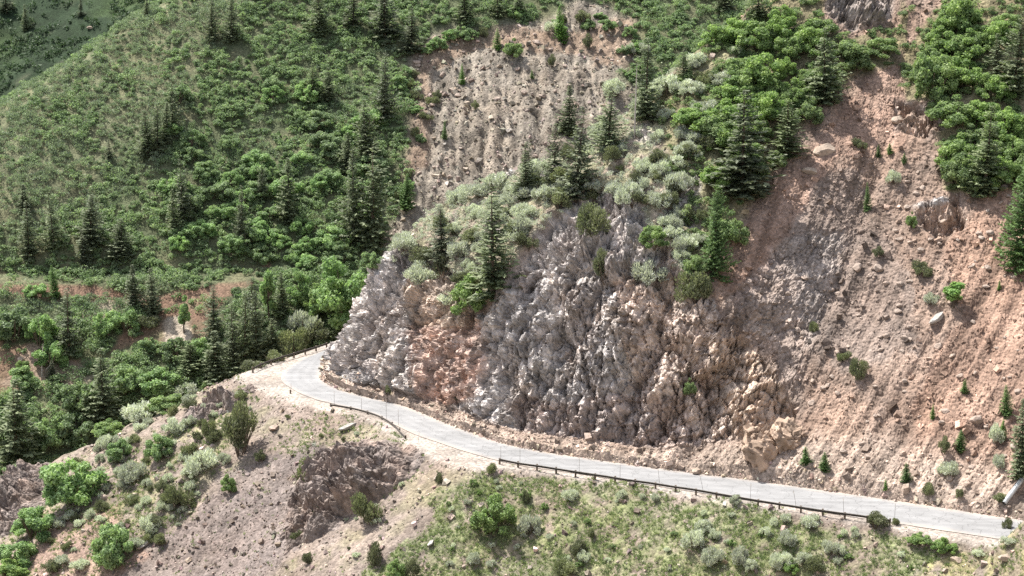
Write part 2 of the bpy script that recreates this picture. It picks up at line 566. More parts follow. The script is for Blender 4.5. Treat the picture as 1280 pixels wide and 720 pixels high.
PX, PY = project(P)
n1, n2, n3 = fbm(P, 5, 4, 71), fbm(P, 5, 4, 72), fbm(P, 1.6, 3, 73)
TAN, PINK, MAUVE, GREY = (.37, .30, .235), (.37, .275, .215), (.215, .18, .165), (.33, .30, .275)
C = np.empty(P.shape)
C[:] = (.24, .197, .167)
C = mixc(C, MAUVE, np.clip(n1 * .6 + .1, 0, .5))
C = mixc(C, (.22, .215, .12), np.clip(n2 * .9 + .0, 0, .4))
scree = soft_poly(PX, PY, [(110, 740), (235, 640), (330, 568), (400, 558), (432, 575), (395, 640), (330, 740)], n1, n2, 14)
C = mixc(C, (.19, .16, .149), scree * .9)
grass = soft_poly(PX, PY, [(430, 740), (520, 660), (570, 610), (640, 592), (760, 606), (1100, 662), (1190, 690), (1120, 740)], n1, n2, 20)
C = mixc(C, (.185, .22, .10), grass * np.clip(.42 + n3 * .7 + n1 * .5, 0, .85))
grass2 = soft_poly(PX, PY, [(30, 720), (150, 600), (290, 490), (330, 490), (260, 600), (130, 720)], n1, n2, 16)
C = mixc(C, (.24, .235, .12), grass2 * np.clip(.2 + n3 * .8, 0, .6))
red = soft_poly(PX, PY, [(20, 720), (60, 650), (150, 640), (190, 700), (120, 740)], n1, n2, 16)
C = mixc(C, (.30, .205, .165), red * .7)
mnd = ((XX > 46) & (YY < 216)).astype(float)
C = mixc(C, (.27, .25, .12), mnd * np.clip(.35 + n3 * .9, 0, .8))
dpl, _, _ = seg_dist(XX, YY, PLAT_LINE)
ins = inpoly(XX, YY, PLAT_POLY)
shoulder = np.where(ins, 1.0, sstep(.9 + n3 * .8, .05, dpl))
C = mixc(C, (.33, .295, .265), shoulder * .9)
steep = np.abs(np.gradient(ZZ, axis=1) / np.gradient(YY, axis=1))
steep = sstep(.35, .8, blur2(steep, 2))
# back hill: dark litter under the scrub, bare banks, stone chute
b = HILL == 1
CB = np.empty(P.shape)
CB[:] = (.095, .112, .062)
CB = mixc(CB, (.16, .155, .095), np.clip(n1 * .9 + .1, 0, .7))
crestzone = soft_poly(PX, PY, [(-20, 150), (210, 0), (300, 0), (230, 110), (140, 200), (60, 270), (-20, 280)], n1, n2, 25)
CB = mixc(CB, (.16, .165, .10), crestzone * .7)
for poly in BANK_PX:
    CB = mixc(CB, (.215, .137, .10), soft_poly(PX, PY, poly, n1, n2, 9) * (.1 + .85 * steep))
CB = mixc(CB, (.34, .29, .235), soft_poly(PX, PY, [(205, 395), (236, 392), (240, 440), (205, 440)], n1, n2, 5))
CB = mixc(CB, (.33, .285, .215), soft_poly(PX, PY, [(85, 375), (180, 372), (185, 400), (130, 412), (88, 400)], n1, n2, 8) * .8)
CB = mixc(CB, (.33, .27, .215), soft_poly(PX, PY, [(40, 425), (95, 450), (120, 470), (70, 500), (0, 480)], n1, n2, 8) * .6)
talstreak = fbm(np.stack([XX / 2.2, YY / 16, 0 * XX], -1), 1, 4, 65)
CB = mixc(CB, (.225, .198, .165), np.clip(TALS * 1.1, 0, 1))
CB = CB * (1 + TALS * np.clip(talstreak * .7, -.4, .4))[..., None]
topred = soft_poly(PX, PY, [(505, 100), (520, 60), (600, 30), (700, 40), (800, 20), (800, 90), (720, 70), (600, 60), (540, 90), (540, 200), (500, 240)], n1, n2, 9) * TALS
CB = mixc(CB, (.235, .17, .125), topred * .8)
C = np.where(b[..., None], CB, C)
e = HILL == 2
CE = np.empty(P.shape)
CE[:] = (.025, .042, .022)  # cloud shade on the far hill is painted in as darker ground
nn = fbm(P, 26, 4, 81)
CE = mixc(CE, (.06, .092, .036), np.clip(nn * 1.3 - .15, 0, 1))
CE = mixc(CE, (.2, .19, .14), np.clip(fbm(P, 9, 3, 82) * 1.4 - .55, 0, .8))
C = np.where(e[..., None], CE, C)
C = np.clip(C * (1 + .12 * n3[..., None]), .01, .9)

nx_, ny_ = len(GX), len(GY)
terrain = mesh_obj('hillside_terrain', P.reshape(-1, 3), grid_faces(nx_, ny_), M['earth'], col=C.reshape(-1, 3), smooth=True)
tag(terrain, 'gravelly and brushy hillsides falling away below the road and rising across the gully', 'hillside', kind='structure')

def land_z(x, y):
    i = np.clip(np.searchsorted(GX, x) - 1, 0, nx_ - 2)
    j = np.clip(np.searchsorted(GY, y) - 1, 0, ny_ - 2)
    u = (x - GX[i]) / (GX[i + 1] - GX[i])
    v = (y - GY[j]) / (GY[j + 1] - GY[j])
    return (ZZ[i, j] * (1 - u) * (1 - v) + ZZ[i + 1, j] * u * (1 - v) + ZZ[i, j + 1] * (1 - u) * v + ZZ[i + 1, j + 1] * u * v)

# ------------------------------------------------------------------ the spur: scree, cliff and upper slope above the road
def climb(prev, px, py, slope):
    a, b_, c = ray(px, py)
    lo, hi = 150.0, 900.0
    for _ in range(60):
        t = .5 * (lo + hi)
        p = np.array([a * t, b_ * t, CAM_H + c * t])
        f = p[2] - prev[2] - slope * math.hypot(p[0] - prev[0], p[1] - prev[1]) * (1 if p[1] > prev[1] - 1 else -1)
        if f > 0:
            lo = t
        else:
            hi = t
    return p

SPUR_PX = [
    [(1500, 684), (1560, 600, .6), (1640, 480, .72), (1700, 330, .72), (1760, 150, .72), (1800, -80, .72)],
    [(1257, 647), (1300, 590, .6), (1370, 470, .72), (1440, 330, .72), (1510, 150, .72), (1560, -80, .7)],
    [(1113, 625), (1160, 560, .62), (1230, 440, .75), (1290, 310, .75), (1340, 150, .75), (1380, -80, .7)],
    [(1000, 610), (1050, 540, .62), (1115, 420, .75), (1170, 310, .78), (1220, 160, .78), (1250, -80, .7)],
    [(930, 599), (965, 550, .6), (1020, 430, .82), (1065, 310, .8), (1110, 170, .8), (1150, -80, .7)],
    [(870, 592), (895, 555, .5), (925, 460, 1.5), (960, 370, 1.1), (1010, 230, .8), (1060, -70, .7)],
    [(820, 585), (830, 566, .45), (850, 475, 2.1), (880, 390, 1.6), (920, 240, .8), (1000, -20, .65)],
    [(760, 577), (765, 557, .4), (775, 450, 2.5), (795, 350, 2.2), (845, 215, .8), (915, 35, .6)],
    [(700, 568), (702, 550, .4), (706, 430, 2.5), (718, 305, 1.9), (755, 215, .65), (830, 102, .52)],
    [(640, 558), (640, 541, .4), (637, 440, 2.2), (645, 345, 1.8), (668, 265, .7), (745, 185, .5)],
    [(570, 534), (575, 517, .4), (572, 440, 1.9), (568, 370, 1.6), (590, 290, .8), (640, 222, .5)],
    [(507, 508), (512, 494, .4), (508, 430, 2.0), (508, 365, 1.6), (525, 310, .8), (578, 242, .5)],
    [(447, 494), (452, 485, .4), (447, 430, 2.0), (460, 370, 1.7), (492, 320, .9), (540, 272, .6)],
    [(406, 474), (415, 468, .4), (419, 440, 1.9), (440, 395, 1.7), (480, 345, 1.1), (516, 302, .8)],
]
NET = []
for col in SPUR_PX:
    pts = [ground_pt(*col[0], z=-.08)]
    for (px, py, s) in col[1:]:
        pts.append(climb(pts[-1], px, py, s))
    NET.append(pts)
NET = np.array(NET)
c13 = NET[-1]
extra1 = c13 + np.array([[9, 13, 0], [9, 13, -.5], [9, 13, -4.5], [9, 14, -8], [9, 15, -11], [10, 15, -11]], float)
extra2 = c13 + np.array([[26, 29, 0], [26, 29, -.5], [26, 29, -7], [25, 29, -14], [24, 28, -20], [24, 26, -22]], float)
NET = np.concatenate([NET, [extra1, extra2]])
top = NET[:, -1]
b1 = top + np.array([3.0, 12, 0]) + np.array([0, 0, 1.0]) * np.where(np.arange(len(NET)) < 7, 6, -3.5)[:, None]
b2 = b1 + np.array([5.0, 30, -24])
b3 = b2 + np.array([4.0, 30, -45])
NET = np.concatenate([NET, b1[:, None], b2[:, None], b3[:, None]], 1)

def densify(NET, step):
    nu, nv = NET.shape[:2]
    cu = [max(2, int(np.mean(np.linalg.norm(NET[i + 1, 1:6] - NET[i, 1:6], axis=-1)) / step)) for i in range(nu - 1)]
    vis = slice(2, 14)
    cv = [max(2, int(np.mean(np.linalg.norm(NET[vis, j + 1] - NET[vis, j], axis=-1)) / (step if j < 5 else step * 4))) for j in range(nv - 1)]
    cu[0] = max(2, cu[0] // 3)
    cu[-1] = max(2, cu[-1] // 3)
    def lin(A, counts):
        rows = []
        for i, n in enumerate(counts):
            t = np.linspace(0, 1, n, endpoint=False)[:, None, None]
            rows.append(A[i][None] * (1 - t) + A[i + 1][None] * t)
        rows.append(A[-1][None])
        return np.concatenate(rows)
    A = lin(NET, cu)
    A = lin(A.transpose(1, 0, 2), cv).transpose(1, 0, 2)
    densify.cv = cv
    return A

def blur_grid(A, n):
    for _ in range(n):
        B = A.copy()
        B[1:-1] = (A[:-2] + 2 * A[1:-1] + A[2:]) / 4
        A = B.copy()
        A[:, 1:-1] = (B[:, :-2] + 2 * B[:, 1:-1] + B[:, 2:]) / 4
        A[:, 0] = B[:, 0]
    return A

S = blur_grid(densify(NET, .175), 55)

def grid_normals(A):
    du = np.gradient(A, axis=0)
    dv = np.gradient(A, axis=1)
    n = np.cross(du, dv)
    n /= np.linalg.norm(n, axis=-1, keepdims=True) + 1e-9
    return n

SN = grid_normals(blur_grid(S, 30))
if SN[len(SN) // 2, SN.shape[1] // 3, 1] > 0:
    SN = -SN
SPX, SPY = project(S)
m1, m2, m3 = fbm(S, 6, 4, 91), fbm(S, 6, 4, 92), fbm(S, 1.8, 3, 93)
ROCK_PX = [(405, 500), (412, 430), (440, 372), (470, 318), (500, 300), (540, 318), (575, 352), (590, 392), (620, 395), (650, 318), (690, 268), (745, 235), (790, 250), (830, 300), (860, 345),
           (900, 400), (950, 440), (1000, 512), (985, 540), (920, 566), (840, 568), (740, 560), (650, 545), (590, 522), (560, 508), (500, 500), (440, 498)]
rock = soft_poly(SPX, SPY, ROCK_PX, m1, m2, 9)
rock = np.maximum(rock, .8 * sstep(.22, .5, fbm(S, 5.5, 3, 95)) * soft_poly(SPX, SPY, [(470, 330), (560, 220), (700, 180), (830, 80), (930, 40), (880, 180), (880, 330), (850, 340), (790, 250), (690, 270), (650, 310), (600, 390), (560, 350)], m1, m2, 12))
low_rock = soft_poly(SPX, SPY, [(980, 300), (1060, 300), (1010, 460), (1000, 520), (900, 420), (900, 380)], m1, m2, 14) * .35
OUTC = [[(1120, 132), (1165, 138), (1180, 165), (1160, 178), (1120, 165)], [(1140, 262), (1200, 245), (1205, 290), (1170, 300), (1150, 280)],
        [(1030, -40), (1125, -40), (1110, 32), (1060, 40), (1036, 25)], [(912, 40), (958, 30), (960, 50), (915, 62)]]
for poly in OUTC:
    rock = np.maximum(rock, soft_poly(SPX, SPY, poly, m1, m2, 5))
rockb = blur2(np.maximum(rock, low_rock), 3)
rockb = rockb * sstep(densify.cv[0] * .85, densify.cv[0] * 1.25, np.arange(S.shape[1]))[None, :]
chute = np.clip(1 - rockb, 0, 1)
# broken rock
sw = np.stack([fbm(S, 5, 3, 107), fbm(S, 5, 3, 108), fbm(S, 5, 3, 109)], -1) * .55
SW = S + sw
# joint sets: slabs that step at sharp edges, their phase broken from block to block
phase = facets(SW, 3.4, 119, 0, (.8, 1, 1.6)) * 3.0
wav = fbm(S, 2.6, 3, 120) * .3
def slab(nx, nz, lam, k):
    c = ((S[..., 0] * .89 - S[..., 1] * .45) * nx + S[..., 2] * nz) / lam + wav * (1 + .3 * k) + phase * (1 + .7 * k)
    return c - np.floor(c)
dsp = (blocks(SW, 5.6, 101, 2.3, crack=.2, cw=.04) * 3.3 + blocks(SW, 2.4, 102, 3.2, crack=.2, cw=.04) * 1.35
       + slab(.86, .5, 2.1, 0) * .75 + slab(-.95, .28, 1.35, 1) * .62 + slab(.25, -.97, 1.9, 2) * .42
       + slab(.75, .66, .62, 3) * .2 + slab(-.97, .2, .5, 4) * .17 + facets(SW, 1.7, 105, 1.6, (.8, 1, 2.2), .8) * .5
       + blocks(S, .5, 104, 2.4) * .13 + fbm(S, 12, 2, 106) * .6)
dsp = dsp - dsp[rockb > .5].mean()
# earth and scree: shallow rills running down the fall line (constant u) plus stones
iu = np.cumsum(np.concatenate([[0], np.linalg.norm(np.diff(S[:, 30], axis=0), axis=1)]))[:, None] * np.ones(S.shape[:2])
iv = np.linspace(0, 60, S.shape[1])[None, :] * np.ones(S.shape[:2])
rill = np.stack([iu, iv * .09, np.zeros_like(iu)], -1)
streak = fbm(np.stack([iu / 1.5, iv * .05, 0 * iu], -1), 1, 4, 115)
gully = fbm(np.stack([iu / 5.0, iv * .035, 0 * iu], -1), 1, 3, 116, ridged=True)
gr = fbm(rill, 1.9, 4, 111, ridged=True) * .15 + gully * .5 + fbm(S, 7, 3, 112) * .55 + facets(S, 1.1, 113, 1.0) * .12 * np.clip(.6 + m1 * 1.4, 0, 2) + facets(S, .45, 114, 1.0) * .11
dsp = dsp * rockb + gr * chute
fade = np.ones(S.shape[1])
fade[:6] = np.linspace(0, 1, 6)
dsp = dsp * fade[None, :]
S2 = S + SN * dsp[..., None]
S2[:, 0] = S[:, 0]

# colours on the spur
SPX, SPY = project(S2)
K = np.empty(S.shape)
K[:] = (.238, .174, .139)
K = mixc(K, (.20, .157, .132), np.clip(m1 * .9 + .2, 0, .8))
K = mixc(K, (.19, .16, .143), soft_poly(SPX, SPY, [(985, 240), (1060, 210), (1130, 320), (1150, 440), (1070, 470), (1000, 430), (985, 330)], m1, m2, 26) * .6)
K = mixc(K, (.265, .178, .136), soft_poly(SPX, SPY, [(1180, 280), (1300, 200), (1320, 620), (1220, 620), (1170, 560), (1110, 610), (1150, 470), (1200, 400)], m1, m2, 26) * .75)
K = mixc(K, (.275, .19, .15), soft_poly(SPX, SPY, [(890, 350), (940, 270), (1000, 200), (1080, 100), (1140, 60), (1130, 190), (1040, 200), (980, 300), (930, 380)], m1, m2, 14) * .8)
upper = soft_poly(SPX, SPY, [(470, 330), (560, 220), (700, 180), (830, 80), (950, 20), (900, 180), (900, 330), (850, 340), (790, 250), (690, 270), (650, 310), (600, 390), (560, 350)], m1, m2, 12)
K = mixc(K, (.285, .245, .2), upper * .8)
K = mixc(K, (.19, .195, .12), upper * np.clip(m3 * 1.2 + .35, 0, .75))
scrubz = soft_poly(SPX, SPY, [(820, 130), (860, 60), (930, 20), (980, -140), (1130, -140), (1130, 80), (1040, 110), (960, 220), (930, 280), (870, 330), (850, 260)], m1, m2, 14)
scrubz = np.maximum(scrubz, soft_poly(SPX, SPY, [(1130, 60), (1180, 0), (1200, -140), (1400, -140), (1400, 180), (1290, 240), (1180, 240), (1170, 120), (1130, 130)], m1, m2, 8))
scrubz = scrubz * (1 - soft_poly(SPX, SPY, [(1028, -60), (1132, -60), (1124, 34), (1062, 48), (1030, 30)], m1, m2, 3))
K = mixc(K, (.16, .15, .085), scrubz * .8)
R = np.empty(S.shape)
R[:] = (.325, .303, .292)
R = mixc(R, (.255, .222, .205), np.clip(m1 * 1.2 + .1, 0, .8))
R = mixc(R, (.44, .41, .385), np.clip(m2 * 1.2 - .05, 0, .8))
R = mixc(R, (.37, .262, .215), soft_poly(SPX, SPY, [(515, 400), (560, 405), (605, 400), (612, 460), (590, 505), (545, 510), (515, 490)], m1, m2, 16) * np.clip(.75 + m3 * .5, 0, .9))
R = mixc(R, (.36, .285, .225), soft_poly(SPX, SPY, [(520, 320), (600, 370), (600, 410), (520, 410), (500, 360)], m1, m2, 10) * .7)
brown = soft_poly(SPX, SPY, [(770, 350), (850, 310), (890, 390), (960, 430), (1010, 530), (920, 580), (850, 575), (820, 540), (780, 440)], m1, m2, 20)
R = mixc(R, (.375, .305, .26), brown * .75)
R = mixc(R, (.30, .235, .195), brown * np.clip(m1 * 1.4 - .1, 0, .7))
R = mixc(R, (.27, .21, .185), soft_poly(SPX, SPY, [(640, 500), (850, 490), (880, 575), (640, 560)], m1, m2, 18) * .5)
R = mixc(R, (.40, .315, .25), soft_poly(SPX, SPY, [(880, 420), (960, 440), (1010, 520), (930, 575), (900, 500)], m1, m2, 10) * .7)
R = mixc(R, (.20, .175, .16), soft_poly(SPX, SPY, OUTC[2], m1, m2, 4))
apron = sstep(densify.cv[0] * 1.3, densify.cv[0] * .5, np.arange(S.shape[1]))[None, :] * np.ones(S.shape[:2])
K = mixc(K, (.35, .29, .245), apron * .6)
K = K * (1 + (1 - rockb) * np.clip(streak * .5 + gully * .16, -.35, .4))[..., None]
for poly in OUTC[:2]:
    R = mixc(R, (.27, .2, .16), soft_poly(SPX, SPY, poly, m1, m2, 8) * .9)
R = R * 1.27
K = K * .92
K = mixc(K, R, rockb)
K = K * (1 + rockb[..., None] * np.stack([facets(SW, 1.1, 121, 0, (.8, 1, 1.7)) * .6 + facets(SW, .5, 122, 0, (.8, 1, 1.6)) * .5] * 3, -1))
K = np.clip(K * (1 + .14 * m3[..., None]), .03, .9)

nu, nv = S.shape[:2]
F = grid_faces(nu, nv)
fm = rockb.reshape(-1)[F].mean(1) > .5
def submesh(name, mask, mat):
    f = F[mask]
    idx = np.unique(f)
    remap = np.zeros(nu * nv, np.int32)
    remap[idx] = np.arange(len(idx))
    return mesh_obj(name, S2.reshape(-1, 3)[idx], remap[f], mat, col=K.reshape(-1, 3)[idx], smooth=False)
cliff = submesh('rock_cliff', fm, M['rock'])
tag(cliff, 'grey and rust brown broken rock cliff standing above the inside of the road', 'cliff', kind='structure')
scree = submesh('scree_slope_terrain', ~fm, M['earth'])
tag(scree, 'pinkish gravel slope and brushy shoulder above the road, around the rock cliff', 'hillside', kind='structure')

# ------------------------------------------------------------------ road
def strip(name, A, B, z, mat, n, cross=15, col=None, edge=0.06, seed=0):
    a, b_ = resample(A, -n), resample(B, -n)
    ts = np.linspace(0, 1, cross)
    V = a[:, None, :] * (1 - ts)[None, :, None] + b_[:, None, :] * ts[None, :, None]
    z_ = np.full(V.shape[:2], z)
    V = np.concatenate([V, z_[..., None]], -1)
    r = np.random.default_rng(seed)
    w = np.convolve(r.normal(0, edge, n + 8), np.ones(3) / 3, 'same')[:n]
    V[:, 0, :2] += w[:, None]
    V[:, -1, :2] -= np.roll(w, 7)[:, None]
    return mesh_obj(name, V.reshape(-1, 3), grid_faces(n, cross), mat, tint=np.tile(ts, n))

def road_mat():
    m, nt, b = new_mat('worn_asphalt')
    tc = node(nt, 'ShaderNodeTexCoord')
    n1 = node(nt, 'ShaderNodeTexNoise', Scale=.25, Detail=6.0, Roughness=.6)
    n2 = node(nt, 'ShaderNodeTexNoise', Scale=9.0, Detail=4.0, Roughness=.7)
    mp = node(nt, 'ShaderNodeMapping')
    mp.inputs['Rotation'].default_value = (0, 0, math.radians(27))
    mp.inputs['Scale'].default_value = (.05, 1.1, 1)
    n3 = node(nt, 'ShaderNodeTexNoise', Scale=1.0, Detail=5.0, Roughness=.6)
    for n in (n1, n2):
        nt.links.new(tc.outputs['Object'], n.inputs['Vector'])
    nt.links.new(tc.outputs['Object'], mp.inputs['Vector'])
    nt.links.new(mp.outputs[0], n3.inputs['Vector'])
    f = math_node(nt, 'MULTIPLY', map_range(nt, n1.outputs[0], .3, .7, .88, 1.14), map_range(nt, n2.outputs[0], .3, .7, .94, 1.06))
    f = math_node(nt, 'MULTIPLY', f, map_range(nt, n3.outputs[0], .3, .7, .86, 1.14))
    at = node(nt, 'ShaderNodeAttribute', attribute_name='tint')
    n4 = node(nt, 'ShaderNodeTexNoise', Scale=.12, Detail=3.0)
    nt.links.new(tc.outputs['Object'], n4.inputs['Vector'])
    ac = math_node(nt, 'ADD', at.outputs['Fac'], map_range(nt, n4.outputs[0], .3, .7, -.03, .03))
    # worn wheel paths: four lighter lanes between darker oil and patch bands
    wave = math_node(nt, 'COSINE', math_node(nt, 'MULTIPLY', ac, 25.1), 0.0)
    f = math_node(nt, 'MULTIPLY', f, map_range(nt, wave, -1, 1, .98, .9))
    vo = node(nt, 'ShaderNodeTexVoronoi', Scale=.42)
    vo.feature = 'DISTANCE_TO_EDGE'
    wv = node(nt, 'ShaderNodeTexNoise', Scale=.6, Detail=4.0)
    nt.links.new(tc.outputs['Object'], wv.inputs['Vector'])
    va = nt.nodes.new('ShaderNodeVectorMath')
    va.operation = 'MULTIPLY_ADD'
    nt.links.new(wv.outputs['Color'], va.inputs[0])
    va.inputs[1].default_value = (2.2, 2.2, 2.2)
    nt.links.new(tc.outputs['Object'], va.inputs[2])
    nt.links.new(va.outputs[0], vo.inputs['Vector'])
    f = math_node(nt, 'MULTIPLY', f, map_range(nt, vo.outputs['Distance'], .0, .022, .62, 1.0))
    # dust and gravel drifting in from both edges
    edge = math_node(nt, 'ABSOLUTE', math_node(nt, 'SUBTRACT', ac, .5), 0.0)
    dust = math_node(nt, 'MULTIPLY', map_range(nt, edge, .36, .5, 0, 1), map_range(nt, n1.outputs[0], .35, .6, .2, 1))
    rgb = node(nt, 'ShaderNodeRGB')
    rgb.outputs[0].default_value = (.222, .222, .225, 1)
    mx = nt.nodes.new('ShaderNodeMix')
    mx.data_type = 'RGBA'
    nt.links.new(dust, mx.inputs[0])
    nt.links.new(scale_color(nt, rgb.outputs[0], f), mx.inputs[6])
    mx.inputs[7].default_value = (.37, .31, .265, 1)
    nt.links.new(mx.outputs[2], b.inputs['Base Color'])
    b.inputs['Roughness'].default_value = .85
    b.inputs['Specular IOR Level'].default_value = .25
    return m
road = strip('road', ROAD_OUT, ROAD_INN, .0, road_mat(), 260, seed=5)
tag(road, 'pale grey asphalt mountain road bending round the foot of the cliff', 'road', kind='structure')
# ------------------------------------------------------------------ where a sight line meets the land
def bvh_of(A):
    n, m = A.shape[:2]
    return BVHTree.FromPolygons(A.reshape(-1, 3).tolist(), grid_faces(n, m).tolist())
vi = np.where((GX > -190) & (GX < 130))[0][::2]
vj = np.where((GY > 195) & (GY < 640))[0][::2]
B_LAND = bvh_of(P[np.ix_(vi, vj)])
B_SPUR = bvh_of(S2[::2, ::2])
ORIGIN = Vector((0, 0, CAM_H))

def hit(px, py):
    d = Vector(ray(px, py)).normalized()
    r1 = B_LAND.ray_cast(ORIGIN, d, 1500)
    r2 = B_SPUR.ray_cast(ORIGIN, d, 1500)
    c = [r for r in (r1, r2) if r[0] is not None]
    if not c:
        return None
    r = min(c, key=lambda k: k[3])
    n = r[1] if r[1].z > 0 else -r[1]
    return np.array(r[0]), np.array(n)

def metres(p, px):
    """Size in metres of px picture pixels seen at point p."""
    fw = p[1] * CP - (p[2] - CAM_H) * SP
    return px * fw / FPX

# ------------------------------------------------------------------ foliage
def unit(v):
    return v / (np.linalg.norm(v, axis=-1, keepdims=True) + 1e-9)

def leaf_quads(c, n, size, rng, ratio=.55, axis=None, fold=.0):
    """Rhombic leaves: centres c, facing n, length size."""
    k = len(c)
    a = rng.normal(size=(k, 3)) if axis is None else axis + rng.normal(size=(k, 3)) * .25
    a = unit(a - (a * n).sum(1, keepdims=True) * n * (1 if axis is None else .5))
    b = unit(np.cross(n, a))
    s = np.asarray(size).reshape(-1, 1) * np.ones((k, 1))
    V = np.stack([c - a * s * .5, c + b * s * ratio * .5 + a * s * .06, c + a * s * .5, c - b * s * ratio * .5 + a * s * .06], 1)
    return V.reshape(-1, 3), np.arange(k * 4).reshape(k, 4)

def lump_cloud(rng, nl, n, spread=(.42, .42), zr=(.25, .72), rad=(.2, .36), shell=.55, floor=.0, flat=.85):
    """Points on a heap of lumps filling a unit-high bush; returns points, outward directions, lump tints."""
    cs, rs = [], []
    for i in range(nl):
        an, rr = rng.uniform(0, 6.283), math.sqrt(rng.uniform(0, 1))
        z = rng.uniform(*zr) * (1 - .45 * rr)
        cs.append((math.cos(an) * rr * spread[0], math.sin(an) * rr * spread[1], z + .1))
        rs.append(rng.uniform(*rad))
    cs, rs = np.array(cs), np.array(rs)
    w = rs ** 2
    i = rng.choice(nl, n, p=w / w.sum())
    d = unit(rng.normal(size=(n, 3)))
    # small sub-lumps so that the outline is uneven
    sub = .78 + .3 * perlin(d[:, 0] * 2.6 + i * 3.1, d[:, 1] * 2.6, d[:, 2] * 2.6, 5)
    r = rs[i] * (shell + (1 - shell) * rng.uniform(0, 1, n) ** .5) * sub
    p = cs[i] + d * r[:, None] * np.array([1, 1, flat])
    tint = rng.uniform(.15, .85, nl)[i] * .55 + rng.uniform(0, 1, n) * .45
    ok = p[:, 2] > floor
    return p[ok], d[ok], tint[ok]

def shrub_meshes(kind, seed):
    """Unit-high shrub: (foliage mesh, stem mesh)."""
    rng = np.random.default_rng(seed)
    if kind == 'oak':
        p, d, t = lump_cloud(rng, 30, 7000, zr=(.08, .78), rad=(.08, .21), shell=.3)
        V, F = leaf_quads(p, unit(d + rng.normal(size=p.shape) * .75 + [0, 0, .35]), rng.uniform(.03, .075, len(p)), rng, .65)
        me = make_mesh('foliage', V, F, M['oak'], tint=np.repeat(t, 4))
    elif kind == 'bright':
        p, d, t = lump_cloud(rng, 32, 8000, zr=(.08, .8), rad=(.08, .22), shell=.3)
        V, F = leaf_quads(p, unit(d + rng.normal(size=p.shape) * .75 + [0, 0, .35]), rng.uniform(.028, .068, len(p)), rng, .7)
        me = make_mesh('foliage', V, F, M['bright'], tint=np.repeat(t, 4))
    elif kind == 'olive':
        p, d, t = lump_cloud(rng, 11, 2600, spread=(.3, .3), zr=(.15, .75), rad=(.13, .25), shell=.3, flat=1.3)
        V, F = leaf_quads(p, unit(d + rng.normal(size=p.shape) * .8), rng.uniform(.05, .1, len(p)), rng, .42, axis=np.tile([0., 0, 1.], (len(p), 1)) + d * .6)
        me = make_mesh('foliage', V, F, M['olive'], tint=np.repeat(t, 4))
    else:
        p, d, t = lump_cloud(rng, 14, 2200, spread=(.5, .5), zr=(.15, .6), rad=(.2, .34), shell=.5, flat=.9)
        V, F = leaf_quads(p, unit(d + rng.normal(size=p.shape) * .9), rng.uniform(.09, .17, len(p)), rng, .32, axis=d + np.array([0, 0, .9]))
        me = make_mesh('foliage', V, F, M['sage'], tint=np.repeat(t, 4))
    mb = MB()
    for i in range(6):
        an, rr = rng.uniform(0, 6.283), rng.uniform(.1, .38)
        e = np.array([math.cos(an) * rr, math.sin(an) * rr, rng.uniform(.4, .7)])
        mb.tube([(0.02 * math.cos(an), .02 * math.sin(an), -.08), e * [.5, .5, .45], e], [.022, .015, .005], 5)
    stem = make_mesh('stem', np.concatenate(mb.V), np.concatenate(mb.Q), M['bark'])
    return me, stem

def fir_meshes(seed, width=.17, dens=1.0, mat='fir', bare=.07, ragged=.25):
    """Fir of unit height: whorls of drooping branches set with flat sprays of needles."""
    rng = np.random.default_rng(seed)
    C, A, N, Sz, T = [], [], [], [], []
    z = bare
    while z < .985:
        f = (z - bare) / (1 - bare)
        if rng.uniform() < .07:
            z += .03
        L0 = width * ((1 - f) ** .8) * (.55 + .45 * min(1, f / .12)) + .008
        nb = int((5 + 4 * (1 - f)) * dens) + 1
        a0 = rng.uniform(0, 6.283)
        for b in range(nb):
            if rng.uniform() < .06:
                continue
            an = a0 + b * 6.283 / nb + rng.normal(0, .25)
            L = L0 * rng.uniform(1 - ragged * 1.6, 1 + ragged) * (1 + .3 * math.sin(an * 2 + seed) * math.sin(z * 9 + seed * 2.3) + .16 * math.cos(an + seed))
            rise = .55 * f - .28 + rng.normal(0, .1)
            ns = max(2, int(L / .0135))
            tone = rng.uniform(.1, .9)
            for k in range(ns):
                s = (k + .7) / ns
                r = L * s
                zz = z + r * rise - .35 * L * s * (1 - s) + .12 * L * s * s
                base = np.array([math.cos(an) * r, math.sin(an) * r, zz])
                wl = .5 * L * (1 - s) * .7 + .012
                for side in (-1, 1):
                    sd = np.array([-math.sin(an), math.cos(an), 0]) * side
                    out = np.array([math.cos(an), math.sin(an), 0])
                    ax = out * .75 + sd * rng.uniform(.3, .95) + np.array([0, 0, rng.uniform(-.45, .05)])
                    C.append(base + sd * wl * rng.uniform(0.05, .7) + rng.normal(0, .003, 3))
                    A.append(ax)
                    N.append(np.array([0, 0, 1.0]) + rng.normal(0, .45, 3))
                    Sz.append(rng.uniform(.026, .046) * (.75 + .5 * (1 - f)))
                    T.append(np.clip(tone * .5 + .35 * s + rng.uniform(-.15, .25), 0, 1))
        z += rng.uniform(.018, .030)
    C, A, N = np.array(C), unit(np.array(A)), unit(np.array(N))
    V, F = leaf_quads(C, N, np.array(Sz), rng, .42, axis=A)
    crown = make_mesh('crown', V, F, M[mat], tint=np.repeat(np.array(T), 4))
    mb = MB()
    bend = rng.normal(0, .006, 2)
    hs = [-.05, 0, .25, .5, .75, .97]
    mb.tube([(bend[0] * h * h * 3, bend[1] * h * h * 3, h) for h in hs], [.019, .016, .013, .009, .005, .001], 7)
    trunk = make_mesh('trunk', np.concatenate(mb.V), np.concatenate(mb.Q), M['bark'])
    return crown, trunk

